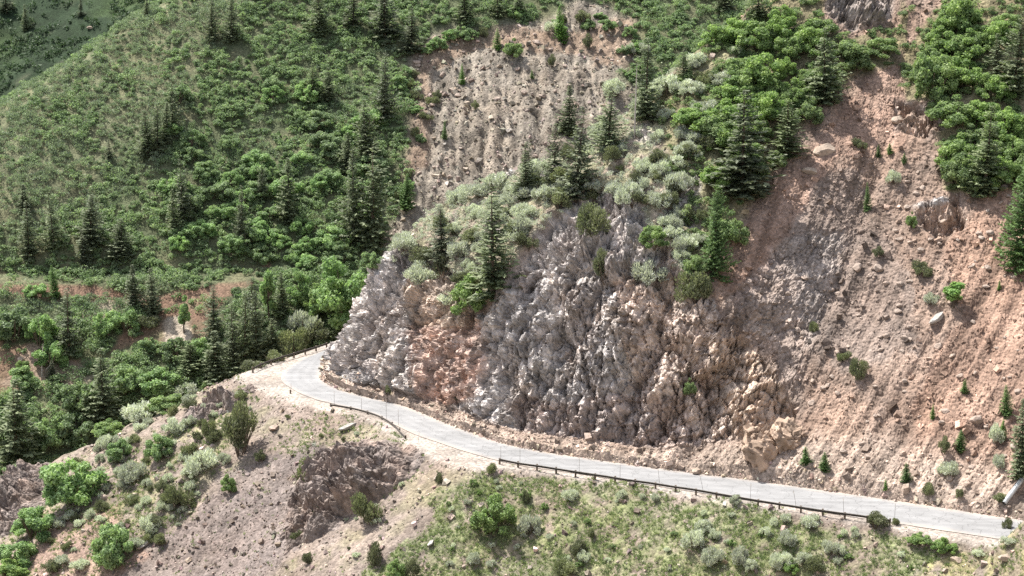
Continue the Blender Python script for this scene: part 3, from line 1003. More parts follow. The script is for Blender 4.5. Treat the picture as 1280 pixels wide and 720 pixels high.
def broadleaf_meshes(seed, mat='aspen', slim=False):
    rng = np.random.default_rng(seed)
    if slim:
        p, d, t = lump_cloud(rng, 12, 2200, spread=(.12, .12), zr=(.3, .95), rad=(.08, .15), shell=.3, floor=.22, flat=1.3)
    else:
        p, d, t = lump_cloud(rng, 34, 8500, spread=(.36, .36), zr=(.12, .92), rad=(.1, .19), shell=.35, floor=.03)
    V, F = leaf_quads(p, unit(d + rng.normal(size=p.shape) * .75 + [0, 0, .3]), rng.uniform(.028, .055, len(p)) * (1.3 if slim else 1), rng, .75)
    crown = make_mesh('crown', V, F, M[mat], tint=np.repeat(t, 4))
    mb = MB()
    mb.tube([(0, 0, -.05), (.01, 0, .2), (0, .01, .45), (.01, 0, .8)], [.028, .022, .015, .004], 7)
    for i in range(9):
        an, h = rng.uniform(0, 6.283), rng.uniform(.18, .5)
        e = np.array([math.cos(an), math.sin(an), 0]) * (.1 if slim else .28) + [0, 0, h + .25]
        mb.tube([(0, 0, h), e * [.5, .5, 0] + [0, 0, h + .1], e], [.014, .009, .003], 5)
    trunk = make_mesh('trunk', np.concatenate(mb.V), np.concatenate(mb.Q), M['bark'])
    return crown, trunk

LIB = {
    'oak': [shrub_meshes('oak', 300 + i) for i in range(4)],
    'bright': [shrub_meshes('bright', 320 + i) for i in range(3)],
    'olive': [shrub_meshes('olive', 340 + i) for i in range(3)],
    'sage': [shrub_meshes('sage', 360 + i) for i in range(4)],
    'fir': [fir_meshes(400 + i, width=w, dens=d) for i, (w, d) in enumerate([(.17, 1), (.2, 1), (.155, .9), (.22, 1.05), (.18, .75), (.16, 1.1), (.235, .9), (.19, .65), (.21, 1.15)])],
    'young': [fir_meshes(420 + i, width=.31, dens=1.4, mat='young', bare=.02, ragged=.15) for i in range(3)],
    'tree': [broadleaf_meshes(440), broadleaf_meshes(441)],
    'slim': [broadleaf_meshes(450, slim=True), broadleaf_meshes(451, slim=True)],
}
# natural width of each unit-high model
for k in list(LIB):
    LIB[k] = [(a, b, float(np.ptp(np.array([v.co.x for v in a.vertices])))) for a, b in LIB[k]]
NAME = dict(oak='scrub_oak_bush', bright='leafy_bush', olive='olive_brush', sage='sagebrush', fir='fir_tree', young='young_fir', tree='broadleaf_tree', slim='leafy_sapling')
CATN = dict(oak='bush', bright='bush', olive='bush', sage='sagebrush', fir='fir tree', young='young fir', tree='tree', slim='sapling')
count_plants = 0

def plant(kind, loc, h, w, label, group=None, sink=.12):
    global count_plants
    count_plants += 1
    rng = np.random.default_rng(9000 + count_plants)
    crown, trunk, nat = LIB[kind][int(rng.integers(len(LIB[kind])))]
    root = bpy.data.objects.new(NAME[kind], None)
    root.empty_display_size = .3
    COL.objects.link(root)
    root.location = (loc[0], loc[1], loc[2] - sink * h * .5)
    root.scale = (w / nat, w / nat, h)
    root.rotation_euler = (rng.normal(0, .035), rng.normal(0, .035), rng.uniform(0, 6.283))
    tag(root, label, CATN[kind], group)
    woody = kind in ('fir', 'young', 'tree', 'slim')
    link(bpy.data.objects.new('crown' if woody else 'foliage', crown), root)
    link(bpy.data.objects.new('trunk' if woody else 'stem', trunk), root)
    return root

def plant_px(kind, px, py, hpx, wpx, label, group=None):
    r = hit(px, py)
    if r is None:
        return
    p = r[0]
    # stand on the ground a little behind the visible foot so that the foot itself lands on the pixel
    return plant(kind, p, metres(p, hpx) * 1.03, metres(p, wpx), label, group)

# ------------------------------------------------------------------ ground cover that nobody could count
def merged_bushes(name, pts, radius, nleaf, leaf, mat, label, cat, seed, ratio=.65, flat=.8, upright=0.0):
    rng = np.random.default_rng(seed)
    n = len(pts)
    bi = np.repeat(np.arange(n), nleaf)
    k = len(bi)
    nl = 4
    off = rng.normal(size=(n, nl, 3)) * [.38, .38, .22]
    lr = rng.uniform(.38, .68, (n, nl))
    li = rng.integers(0, nl, k)
    d = unit(rng.normal(size=(k, 3)))
    d[:, 2] = np.where(rng.uniform(0, 1, k) < .75, np.abs(d[:, 2]), d[:, 2])
    r = lr[bi, li] * rng.uniform(.55, 1, k) ** .6
    c = off[bi, li] + d * r[:, None] * [1, 1, flat] + [0, 0, .42]
    c = pts[bi] + c * radius[bi][:, None]
    nrm = unit(d + rng.normal(size=(k, 3)) * .7 + [0, 0, .3])
    V, F = leaf_quads(c, nrm, rng.uniform(.7, 1.3, k) * leaf, rng, ratio, axis=(d + [0, 0, upright]) if upright else None)
    bt = rng.uniform(.1, .9, n)
    t = np.clip(bt[bi] * .6 + rng.uniform(0, .4, k), 0, 1)
    o = mesh_obj(name, V, F, mat, tint=np.repeat(t, 4))
    return tag(o, label, cat, kind='stuff')

def scatter_land(n, xr, yr, rng):
    x, y = rng.uniform(*xr, n), rng.uniform(*yr, n)
    z = land_z(x, y)
    p = np.stack([x, y, z], -1)
    return p, *project(p)

def hill_of(p):
    i = np.clip(np.searchsorted(GX, p[:, 0]) - 1, 0, nx_ - 2)
    j = np.clip(np.searchsorted(GY, p[:, 1]) - 1, 0, ny_ - 2)
    return HILL[i, j], TALS[i, j], ins[i, j]

SPUR_F = grid_faces(nu, nv)
_sv = S2.reshape(-1, 3)
_cr = np.cross(_sv[SPUR_F[:, 2]] - _sv[SPUR_F[:, 0]], _sv[SPUR_F[:, 3]] - _sv[SPUR_F[:, 1]])
SPUR_AREA = np.linalg.norm(_cr, axis=1) * .5
SPUR_CEN = _sv[SPUR_F].mean(1)
SPUR_N = unit(_cr)
SPUR_N = SPUR_N * np.sign(SPUR_N[:, 2:3] + 1e-6)

def scatter_spur(n, rng, weight=None):
    w = SPUR_AREA if weight is None else SPUR_AREA * weight
    i = rng.choice(len(SPUR_F), n, p=w / w.sum())
    p = SPUR_CEN[i] + rng.normal(0, .1, (n, 3)) * [1, 1, 0]
    return p, SPUR_N[i], i, *project(p)

rng = np.random.default_rng(77)
# scrub on the hill across the gully
p, ax_, ay_ = scatter_land(56000, (-170, 80), (318, 520), rng)
hl, tl, ii = hill_of(p)
q1, q2 = fbm(p, 6, 3, 121), fbm(p, 6, 3, 122)
bank = np.zeros(len(p))
for poly in BANK_PX:
    bank = np.maximum(bank, soft_poly(ax_, ay_, poly, q1, q2, 6))
ok = (hl == 1) & (tl + fbm(p, 5, 3, 66) * .45 < .35) & ((bank < .4) | (rng.uniform(0, 1, len(p)) < .13)) & (ax_ > -220) & (ax_ < 1340) & (ay_ > -90) & (ay_ < 680)
p, ax_, ay_ = p[ok], ax_[ok], ay_[ok]
type_noise = fbm(p, 13, 3, 131) + .35 * perlin(p[:, 0] / 3, p[:, 1] / 3, p[:, 2] / 3, 133)
dry = soft_poly(ax_, ay_, [(-60, 170), (240, -40), (330, -40), (250, 90), (200, 230), (60, 300), (-60, 330)], q1[ok], q2[ok], 25)
is_dry = type_noise + dry * .8 + rng.normal(0, .25, len(p)) > .42
low_v = ay_ > 380
keep = rng.uniform(0, 1, len(p)) < np.where(is_dry, .95, np.where(low_v, .62, .72))
p, is_dry, low_v = p[keep], is_dry[keep], low_v[keep]
rad = rng.uniform(.7, 1.5, len(p)) * (1 + .55 * np.clip(fbm(p, 7, 3, 134), -.5, .9)) * np.where(is_dry, .8, 1.0) * np.where(low_v, 1.25, 1)
print('scrub bushes', len(p), is_dry.sum())
merged_bushes('scrub_oak_thicket', p[~is_dry], rad[~is_dry], 150, .31, M['oak'], 'dense green scrub oak covering the hillside across the gully', 'scrub', 1)
merged_bushes('dry_scrub', p[is_dry], rad[is_dry], 80, .34, M['drybrush'], 'dry grey green brush and tall grass near the crest of the far slope', 'scrub', 2, ratio=.4, upright=.6)
# far hill beyond
p, ax_, ay_ = scatter_land(13000, (-215, -60), (440, 640), rng)
hl, tl, ii = hill_of(p)
ok = (hl == 2) & (ax_ > -260) & (ax_ < 330) & (ay_ > -40)
p = p[ok]
ok = fbm(p, 20, 3, 141) + rng.uniform(-.5, .5, len(p)) > .0
p = p[ok]
merged_bushes('distant_brush', p, rng.uniform(.8, 1.7, len(p)), 34, .55, M['far'], 'green brush on the distant slope beyond the grassy crest, coloured dark as under cloud shade', 'scrub', 3)
# thicket on top of the spur
scm = scrubz.reshape(-1)[SPUR_F].mean(1)
p, nn_, fi, ax_, ay_ = scatter_spur(3000, rng, scm ** 2 + 1e-9)
okk = (ax_ < 1360) & (ay_ > -110)
p = p[okk]
r_ = rng.uniform(.55, 1.15, len(p))
merged_bushes('thicket_on_spur', p, r_, 280, .21, M['bright'], 'sunlit green thicket covering the top of the slope above the red gravel', 'scrub', 4)
upm = (upper * (1 - rockb * .7) * (1 - scrubz)).reshape(-1)[SPUR_F].mean(1)
p, nn_, fi, ax_, ay_ = scatter_spur(2300, rng, upm + 1e-9)
merged_bushes('spur_sage_cover', p, rng.uniform(.3, .8, len(p)), 80, .24, M['sage'], 'low grey green sage and bunch grass on the stony shoulder above the cliff', 'scrub', 5, ratio=.32, upright=.9)
lw = (low_rock + .15 * chute * (1 - scrubz) * (1 - upper)).reshape(-1)[SPUR_F].mean(1)

# grass below the road
def grass_tufts(name, pts, h, blades, mat, label, seed):
    rng = np.random.default_rng(seed)
    n = len(pts)
    bi = np.repeat(np.arange(n), blades)
    k = len(bi)
    root = pts[bi] + rng.normal(0, .10, (k, 3)) * [1, 1, .2]
    d = unit(rng.normal(size=(k, 3)) * [.55, .55, .25] + [0, 0, 1])
    s = unit(np.cross(d, rng.normal(size=(k, 3))))
    L = (h[bi] * rng.uniform(.6, 1.25, k))[:, None]
    wd = .045
    V = np.stack([root - s * wd, root + s * wd, root + d * L], 1).reshape(-1, 3)
    bt = rng.uniform(0, 1, n)
    zone = .5 + .6 * fbm(pts, 5, 3, 151)
    t = np.clip(.5 * bt[bi] + .35 * zone[bi] + rng.uniform(0, .25, k), 0, 1)
    o = mesh_obj(name, V, np.arange(k * 3).reshape(k, 3), mat, tint=np.repeat(t, 3))
    return tag(o, label, 'grass', kind='stuff')

p, ax_, ay_ = scatter_land(190000, (-80, 66), (200, 300), rng)
hl, tl, ii = hill_of(p)
q1, q2, q3 = fbm(p, 5, 4, 71), fbm(p, 5, 4, 72), fbm(p, 3.0, 3, 153)
g1 = soft_poly(ax_, ay_, [(430, 740), (520, 660), (570, 610), (640, 592), (760, 606), (1100, 662), (1190, 690), (1120, 740)], q1, q2, 20)
g2 = soft_poly(ax_, ay_, [(-20, 740), (30, 640), (150, 560), (290, 490), (330, 490), (300, 540), (240, 630), (110, 740)], q1, q2, 16)
g3 = soft_poly(ax_, ay_, [(380, 515), (440, 515), (500, 545), (520, 570), (460, 560), (400, 580), (340, 560)], q1, q2, 10) * .5
g4 = ((p[:, 0] > 42) & (p[:, 1] < 216)) * .7
dens = np.maximum.reduce([g1 * np.clip(.68 + q3 * 1.0, 0.05, 1), g2 * .6 * np.clip(.5 + q3, 0, 1), g3 * np.clip(.4 + q3, 0, 1), g4 * np.clip(.6 + q3, 0, 1), .05 * np.clip(q3 + .3, 0, 1)])
road_poly = [tuple(q) for q in ROAD_OUT] + [tuple(q) for q in ROAD_INN[::-1]]
d_out, _, _ = seg_dist(p[:, 0], p[:, 1], resample(ROAD_OUT, 3.0))
ii = np.where((p[:, 0] > 0) & ~inpoly(p[:, 0], p[:, 1], road_poly) & (p[:, 1] < 250) & (d_out > .35) & (d_out < 4), False, ii)
ok = (hl == 0) & ~ii & (rng.uniform(0, 1, len(p)) < dens) & (ay_ < 760) & (ax_ > -30) & (ax_ < 1310)
p = p[ok]
print('tufts', len(p))
grass_tufts('bunch_grass', p, rng.uniform(.15, .5, len(p)), 10, M['grass'], 'yellow green bunch grass growing on the slope below the guardrail', 6)

# ------------------------------------------------------------------ loose stones
def stones_mesh(name, pts, nrm, size, col, label, seed):
    rng = np.random.default_rng(seed)
    n = len(pts)
    cube = np.array([[sx, sy, sz] for sx in (-1, 1) for sy in (-1, 1) for sz in (-1, 1)], float) * .5
    ql = np.array([[0, 1, 3, 2], [4, 6, 7, 5], [0, 4, 5, 1], [2, 3, 7, 6], [0, 2, 6, 4], [1, 5, 7, 3]])
    sh = cube[None] * rng.uniform(.45, 1.15, (n, 1, 3)) + rng.normal(0, .13, (n, 8, 3))
    A = unit(rng.normal(size=(n, 3)))
    Bv = unit(np.cross(A, rng.normal(size=(n, 3))))
    Cv = np.cross(A, Bv)
    R = np.stack([A, Bv, Cv], 1)
    V = np.einsum('nkj,nji->nki', sh, R) * size[:, None, None] + (pts + nrm * size[:, None] * .12)[:, None]
    F = (ql[None] + (np.arange(n) * 8)[:, None, None]).reshape(-1, 4)
    o = mesh_obj(name, V.reshape(-1, 3), F, M['stone'], col=np.repeat(col, 8, axis=0))
    return tag(o, label, 'loose stones', kind='stuff')

def stone_cols(n, base, rng, v=.28):
    return np.clip(np.asarray(base)[None] * rng.lognormal(0, v, (n, 1)) * rng.normal(1, .05, (n, 3)), .03, .8)

bare = ((chute * (1 - upper * .6) * (1 - scrubz)) * 1.0).reshape(-1)[SPUR_F].mean(1) * (SPUR_CEN[:, 1] < 330)
p, nn_, fi, ax_, ay_ = scatter_spur(24000, rng, bare + 1e-9)
okk = (ax_ > -20) & (ax_ < 1320) & (ay_ > -20)
cl = fbm(p, 5, 3, 161)
okk &= rng.uniform(0, 1, len(p)) < np.clip(.55 + cl, .12, 1)
p, nn_ = p[okk], nn_[okk]
sz = .11 + .165 * rng.pareto(2.5, len(p)).clip(0, 4.5)
base = K.reshape(-1, 3)[SPUR_F[fi[okk]][:, 0]]
stones_mesh('scree_rubble', p, nn_, sz, np.clip(base * rng.lognormal(.08, .4, (len(p), 1)), .04, .8), 'loose angular stones strewn over the pink gravel slope above the road', 7)
p, ax_, ay_ = scatter_land(60000, (-85, 66), (203, 300), rng)
hl, tl, ii = hill_of(p)
q1, q2 = fbm(p, 5, 4, 71), fbm(p, 5, 4, 72)
sc = soft_poly(ax_, ay_, [(110, 740), (235, 640), (330, 568), (400, 558), (432, 575), (395, 640), (330, 740)], q1, q2, 14)
gr_ = soft_poly(ax_, ay_, [(520, 740), (560, 640), (640, 592), (760, 606), (1100, 662), (1190, 690), (1120, 740)], q1, q2, 20)
ok = (hl == 0) & ~ii & (rng.uniform(0, 1, len(p)) < .4 + .5 * sc - .14 * gr_ + .25 * np.clip(q1, 0, 1)) & (ay_ < 760) & (ax_ > -30) & (ax_ < 1310)
p = p[ok]
sz = .09 + .12 * rng.pareto(2.4, len(p)).clip(0, 5)
cc = stone_cols(len(p), (.30, .25, .215), rng, .4)
cc = np.where((sc[ok] > .5)[:, None], cc * .7, cc)
stones_mesh('slope_rubble', p, np.tile([0, 0, 1.], (len(p), 1)), sz, cc, 'loose stones scattered on the slope below the road', 8)
p, ax_, ay_ = scatter_land(26000, (-40, 40), (350, 450), rng)
hl, tl, ii = hill_of(p)
ok = (tl > .5) & (rng.uniform(0, 1, len(p)) < .42)
p = p[ok]
stones_mesh('chute_rubble', p, np.tile([0, -.4, .9], (len(p), 1)), .2 + .2 * rng.pareto(2.4, len(p)).clip(0, 4), stone_cols(len(p), (.27, .235, .195), rng, .35), 'grey angular rubble filling the bare stone chute behind the spur', 9)
# fallen debris along the foot of the cliff
line = resample(ROAD_INN, .1)
k = 3000
i = rng.integers(0, len(line) - 80, k)
tang = np.gradient(line, axis=0)
tang /= np.linalg.norm(tang, axis=1, keepdims=True)
nr = np.stack([tang[:, 1], -tang[:, 0]], -1)
off = rng.gamma(1.6, .5, k) - .25
pts = []
for a, o in zip(i, off):
    q = line[a] + nr[a] * o
    r = B_SPUR.ray_cast(Vector((q[0], q[1], 30)), Vector((0, 0, -1)))
    z = r[0].z if r[0] is not None and r[0].z < 4 else 0.0
    pts.append((q[0], q[1], max(z, 0.0)))
pts = np.array(pts)
stones_mesh('roadside_debris', pts, np.tile([0, 0, 1.], (k, 1)), .08 + .10 * rng.pareto(2.4, k).clip(0, 5), stone_cols(k, (.40, .32, .265), rng), 'fallen stones lying along the foot of the cliff beside the road', 10)
# ------------------------------------------------------------------ outcrops that stand out of the slope
def outcrop(name, poly_px, bulge, seed, label, step=.14, big=2.4):
    pts = [hit(*p)[0] for p in poly_px]
    poly = [(p[0], p[1]) for p in pts]
    xs, ys = [p[0] for p in poly], [p[1] for p in poly]
    gx = np.arange(min(xs) - 4, max(xs) + 4, step)
    gy = np.arange(min(ys) - 4, max(ys) + 4, step)
    X, Y = np.meshgrid(gx, gy, indexing='ij')
    Z = land_z(X, Y)
    A = np.stack([X, Y, Z], -1)
    m = soft_poly(X, Y, poly, fbm(A, 3, 3, seed), fbm(A, 3, 3, seed + 1), .9)
    m = blur2(m, 10)
    n = grid_normals(blur_grid(A, 30))
    n = n * np.sign(n[..., 2:3])
    d = blocks(A, big * 1.25, seed + 2, crack=.35) * 2.6 + .8 + blocks(A, 1.0, seed + 3, crack=.4, cw=.08) * 1.0 + blocks(A, .45, seed + 4) * .35 + facets(A, 1.8, seed + 9, 1.4, (1, 1, 1.6), .9) * .8 + facets(A, .75, seed + 10, 1.4) * .4 + 1.0
    A = A + n * ((bulge + d) * m - .45 * (1 - m))[..., None]
    fac = facets(A, .9, seed + 8, 0, (1, 1, 1.4))
    q, q2 = fbm(A, 4, 4, seed + 6), fbm(A, 1.5, 3, seed + 7)
    c = np.empty(A.shape)
    c[:] = (.235, .2, .182)
    c = mixc(c, (.31, .235, .195), np.clip(q * 1.1 + .1, 0, .9))
    c = mixc(c, (.17, .14, .13), np.clip(-q2 * 1.1, 0, .7)) * (1 + .6 * fac[..., None])
    F = grid_faces(*A.shape[:2])
    F = F[m.reshape(-1)[F].max(1) > .03]
    idx = np.unique(F)
    rm = np.zeros(m.size, np.int32)
    rm[idx] = np.arange(len(idx))
    o = mesh_obj(name, A.reshape(-1, 3)[idx], rm[F], M['rock'], col=np.clip(c, .02, .8).reshape(-1, 3)[idx])
    tag(o, label, 'rock outcrop')
    return o

outcrop('rock_outcrop', [(368, 662), (373, 620), (396, 587), (426, 557), (452, 566), (492, 572), (506, 586), (486, 615), (458, 634), (430, 642), (405, 668), (382, 682)], .75, 500,
        'dark jagged rock outcrop breaking out of the slope below the road pull-out')
outcrop('rock_outcrop', [(-15, 640), (2, 612), (25, 596), (55, 598), (58, 615), (40, 628), (30, 650), (8, 672), (-15, 675)], .7, 520,
        'brown rock outcrop at the left edge of the photo beside a big green bush', big=1.6)
outcrop('rock_outcrop', [(250, 512), (270, 500), (290, 492), (300, 500), (285, 512), (262, 526)], .4, 540, 'small grey rock outcrop on the crest of the slope near the dark olive juniper', big=1.3)

# ------------------------------------------------------------------ guardrails
def rail_profile():
    return np.array([(-.155, 0.0), (-.12, .05), (-.06, .055), (-.025, .0), (.025, .0), (.06, .055), (.12, .05), (.155, 0.0)])

def guardrail(line, z0, top, spacing, label, sink=0.0, posts=True, wob=.02, seed=1):
    rng = np.random.default_rng(seed)
    root = bpy.data.objects.new('guardrail', None)
    COL.objects.link(root)
    L = resample(line, .5)
    root.location = (L[0][0], L[0][1], z0)
    o3 = np.array([L[0][0], L[0][1], z0])
    tag(root, label, 'guardrail')
    t = np.gradient(L, axis=0)
    t /= np.linalg.norm(t, axis=1, keepdims=True)
    nrm = np.stack([t[:, 1], -t[:, 0]], -1)
    s = np.arange(len(L)) * .5
    wobz = np.interp(s, np.arange(0, s[-1] + 6, 3), rng.normal(0, wob, len(np.arange(0, s[-1] + 6, 3))))
    wobn = np.interp(s, np.arange(0, s[-1] + 6, 3), rng.normal(0, wob * 1.5, len(np.arange(0, s[-1] + 6, 3))))
    pr = rail_profile()
    V = []
    for thick in (0, -.012):
        for k in range(len(L)):
            for (h, dpt) in pr:
                q = L[k] + nrm[k] * (dpt + thick + wobn[k])
                V.append((q[0], q[1], z0 + top - .155 + h + wobz[k] - sink))
    V = np.array(V) - o3
    n, m = len(L), len(pr)
    g = grid_faces(n, m)
    rims = []
    for j in (0, m - 1):
        i = np.arange(n - 1) * m + j
        rims.append(np.stack([i, i + m, i + m + n * m, i + n * m], -1))
    mesh_obj('rail_beam', V, np.concatenate([g, g + n * m] + rims), M['rail'], root)
    if posts:
        pl = resample(line, spacing)
        pt = np.gradient(pl, axis=0)
        pt /= np.linalg.norm(pt, axis=1, keepdims=True)
        for (x, y), (tx, ty) in zip(pl, pt):
            mb = MB()
            c = np.array([x, y]) - np.array([ty, -tx]) * .12
            gz = float(land_z(np.array(c[0]), np.array(c[1])))
            zt = z0 + top + .04 + rng.normal(0, .015)
            lean = rng.normal(0, .012, 2)
            mb.box(np.array([c[0], c[1], (gz - .4 + zt) / 2]) - o3, (tx * .09, ty * .09, 0), (ty * .1, -tx * .1, 0), (lean[0], lean[1], (zt - gz + .4) / 2))
            mb.obj('post', M['post'], root)
    return root

RAIL_LINE = [ground_pt(*p)[:2] for p in [(624, 580), (650, 584.5), (723, 596), (823, 611), (937, 630), (1000, 640), (1060, 649), (1112, 656.5)]]
g1_ = guardrail(RAIL_LINE, 0, .74, 2.75, 'long dark guardrail on posts running along the lower edge of the straight road', seed=3)
MID_LINE = [ground_pt(*p)[:2] for p in [(413, 508), (425, 509.5), (443, 513), (466, 519.5), (483, 527), (496, 537), (506, 548)]]
g2_ = guardrail(MID_LINE, 0, .38, 3.2, 'half buried curved guardrail at the outer edge of the bend, below the road', seed=4)
FAR_LINE = [ground_pt(*p)[:2] for p in [(317, 465.5), (325, 461), (340, 455.5), (365, 448), (390, 440.5), (409, 434.5)]]
g3_ = guardrail(FAR_LINE, 0, .8, 2.5, 'short guardrail on the far side of the bend in front of dark firs', seed=5)

# ------------------------------------------------------------------ marker stakes
STAKES = [((626, 577), 19, 0, 'thin marker stake at the left end of the long guardrail'),
          ((650, 582), 24, 0, 'thin marker stake at the second post of the long guardrail'),
          ((724, 593), 21, 0, 'upright marker stake on the guardrail, below the grey cliff'),
          ((775, 600), 19, 0, 'faint thin marker stake between the upright stake and the leaning ones'),
          ((825, 609), 24, -3, 'slightly leaning marker stake on the guardrail, above the sagebrush pair'),
          ((880, 617), 24, -6, 'most strongly left leaning marker stake on the guardrail'),
          ((938, 628), 24, 0, 'upright marker stake behind the grey sagebrush beside the rail'),
          ((996, 637), 24, -5, 'leaning marker stake at mid road on the right part of the guardrail'),
          ((1055, 647), 25, -2, 'dark thick marker stake near the right end of the guardrail'),
          ((1118, 655), 26, 0, 'rightmost marker stake, standing past the end of the guardrail'),
          ((364, 490), 11, 0, 'tiny marker stake beside the stub post at the outside of the bend'),
          ((418, 506), 17, 0, 'marker stake at the upper end of the half buried guardrail'),
          ((452, 514), 16, 0, 'marker stake halfway along the half buried guardrail'),
          ((483, 525), 22, 0, 'dark marker stake above the lower half of the buried guardrail'),
          ((498, 532), 20, 0, 'marker stake nearest to the lower end of the buried guardrail'),
          ((523, 553), 12, 1, 'short marker stake on the pale gravel pull-out')]
for (px, py), h, lean, lab in STAKES:
    p = hit(px, py)[0]
    hm, lm = metres(p, h) * 1.05, metres(p, lean)
    r = bpy.data.objects.new('marker_stake', None)
    COL.objects.link(r)
    r.location = p
    tag(r, lab, 'marker stake', 'marker stakes along the road edge')
    a, b_ = MB(), MB()
    a.tube([(0, 0, -.3), (lm * .5, 0, hm * .5), (lm, 0, hm)], [.024, .022, .018], 6)
    b_.tube([(lm * .86, 0, hm * .86), (lm * .95, 0, hm * .95)], [.030, .030], 6)
    a.obj('stake_rod', M['stake'], r)
    b_.obj('reflector_band', M['reflector'], r)
p = hit(363, 492)[0]
mb = MB()
mb.box((0, 0, .12), (.1, 0, 0), (0, .1, 0), (.01, 0, .45))
mb.tube([(0, 0, .57), (.0, 0, .6)], [.12, .1], 8)
o = mb.obj('stub_post', M['post'])
o.location = p
tag(o, 'short dark wooden stub post at the outer edge of the bend', 'post')

# ------------------------------------------------------------------ culvert pipe at the right edge
a_, b2_ = hit(1255, 630), hit(1282, 596)
pa, pb = a_[0] + a_[1] * .32, b2_[0] + b2_[1] * .42
pc = pb + (pb - pa) * 1.3
r2 = B_SPUR.ray_cast(Vector((pc[0], pc[1], 200)), Vector((0, 0, -1)))
if r2[0] is not None:
    pc[2] = r2[0].z + .4
root = bpy.data.objects.new('culvert_pipe', None)
COL.objects.link(root)
root.location = pa
tag(root, 'silver corrugated drain pipe running down the gravel slope at the right edge', 'drain pipe')
L = np.linalg.norm(pb - pa) + np.linalg.norm(pc - pb)
k = int(L / .07)
path = resample(np.array([pa, pb, pc]), L / k) - pa
rad = [.30 + (.022 if i % 2 else 0) for i in range(len(path))]
mb = MB()
mb.tube(path, rad, 16, cap=False)
mb.obj('pipe_wall', M['pipe'], root)
mb = MB()
mb.tube(path[:6] * 1.0, [.27] * 6, 16, cap=False)
mb.tube([path[4], path[5]], [.27, .0], 16, cap=False)
mb.obj('pipe_mouth', plain_mat('pipe_inside', (.05, .05, .05)), root)
mb = MB()
q = path[len(path) // 3]
dq = unit(path[len(path) // 3 + 1] - q)
mb.tube([q - dq * .08, q + dq * .08], [.345, .345], 16, cap=False)
mb.tube([q - dq * .02 + [.0, 0, .3], q + dq * .02 + [0, 0, .42]], [.05, .05], 6)
mb.obj('coupling_band', M['pipe'], root)

# ------------------------------------------------------------------ boulders
def rock_solid(seed, stretch=(1, 1, .7), n=18, m=12, cuts=15):
    rng = np.random.default_rng(seed)
    V = []
    for j in range(m + 1):
        for i in range(n):
            th, ph = math.pi * j / m, 2 * math.pi * i / n
            V.append((math.sin(th) * math.cos(ph), math.sin(th) * math.sin(ph), math.cos(th)))
    V = np.array(V)
    # cut by random planes: flat broken faces
    for _ in range(cuts):
        d = unit(rng.normal(size=3))
        c = rng.uniform(.52, .82) if cuts < 20 else rng.uniform(.6, .95)
        s = V @ d
        V = V - np.where(s > c, s - c, 0)[:, None] * d
    V = V * np.array(stretch)
    V = V + fbm(V, .45, 3, seed)[:, None] * .045 * unit(V)
    F = []
    for j in range(m):
        for i in range(n):
            i2 = (i + 1) % n
            F.append((j * n + i, (j + 1) * n + i, (j + 1) * n + i2, j * n + i2))
    col = np.clip(np.array((.37, .30, .255))[None] * (1 + .25 * fbm(V, .5, 3, seed + 1))[:, None], .05, .8)
    return V * .62, np.array(F), col
BOULDER = []
for i in range(6):
    V, F, c = rock_solid(600 + i, (1, .8 + .1 * (i % 3), .6 + .08 * (i % 4)))
    BOULDER.append(make_mesh('boulder', V, F, M['stone'], col=c))
PALE = []
V, F, c = rock_solid(620, (1.35, .6, .5))
PALE = make_mesh('boulder', V, F, M['stone'], col=c * 0 + [.42, .4, .375])
V, F, c = rock_solid(622, (1.1, .8, .6))
TANR = make_mesh('boulder', V, F, M['stone'], col=c * 0 + [.4, .325, .265])

def boulder(px, py, w, label, mesh=None, group=None, rot=None, asp=1.0):
    h_ = hit(px, py)
    if h_ is None:
        return
    p, n = h_
    rng = np.random.default_rng(int(px * 7 + py))
    o = link(bpy.data.objects.new('boulder', mesh or BOULDER[int(rng.integers(6))]))
    s = metres(p, w)
    o.scale = (s, s, s * asp)
    o.location = p + n * s * .08
    o.rotation_euler = (rng.uniform(-.3, .3), rng.uniform(-.3, .3), rng.uniform(0, 6.28) if rot is None else rot)
    tag(o, label, 'boulder', group)
boulder(437, 534, 17, 'pale whitish elongated boulder lying on the slope below the buried guardrail', PALE, rot=.25)
boulder(872, 589, 14, 'tan boulder resting at the road edge below the gravel slope', TANR)
boulder(1030, 189, 23, 'large pale double boulder high on the red gravel below the thicket', TANR, rot=.4)
boulder(1172, 398, 22, 'long pale slab below the little bright sapling on the gravel slope', PALE, rot=.8)
boulder(1012, 214, 15, 'pale flat boulder on the left margin of the red gravel chute', TANR)
boulder(1122, 151, 17, 'tan slab sticking out at the edge of the small ledge under the thicket', TANR, rot=.7)
boulder(946, 43, 30, 'pale pink boulder on the crest of the spur among brush', TANR)
boulder(890, 72, 11, 'small pink rock in the brush on the spur crest, left of the pink boulder')
boulder(1072, 335, 13, 'angular grey boulder in the middle of the gravel slope, left of its twin')
boulder(1098, 336, 13, 'angular grey boulder in the middle of the gravel slope, right of its twin')
boulder(1220, 525, 15, 'pale flat boulder beside the young firs at the lower right')
boulder(1208, 637, 12, 'two-toned stone lying beside the road near the drain pipe')
boulder(1038, 612, 6, 'small dark round stone by the road edge, right of the two bushlets')
boulder(183, 680, 12, 'white blocky boulder under the dark green bush at the lower left', PALE)
boulder(174, 684, 10, 'pale pink boulder touching the white blocky one at the lower left')
boulder(130, 622, 13, 'dark slab casting shade on the slope right of the big green bush')
boulder(341, 536, 14, 'flat brown slab on the dry slope just below the bend')
boulder(539, 679, 12, 'whitish boulder in the grass left of a round sagebrush', PALE)
boulder(581, 708, 8, 'small pale stone near the bottom edge in the grass')
boulder(1195, 700, 12, 'pale boulder lying in the grassy mound at the bottom right', TANR)
boulder(1258, 698, 15, 'largest pale boulder of the mound at the bottom right corner', TANR)
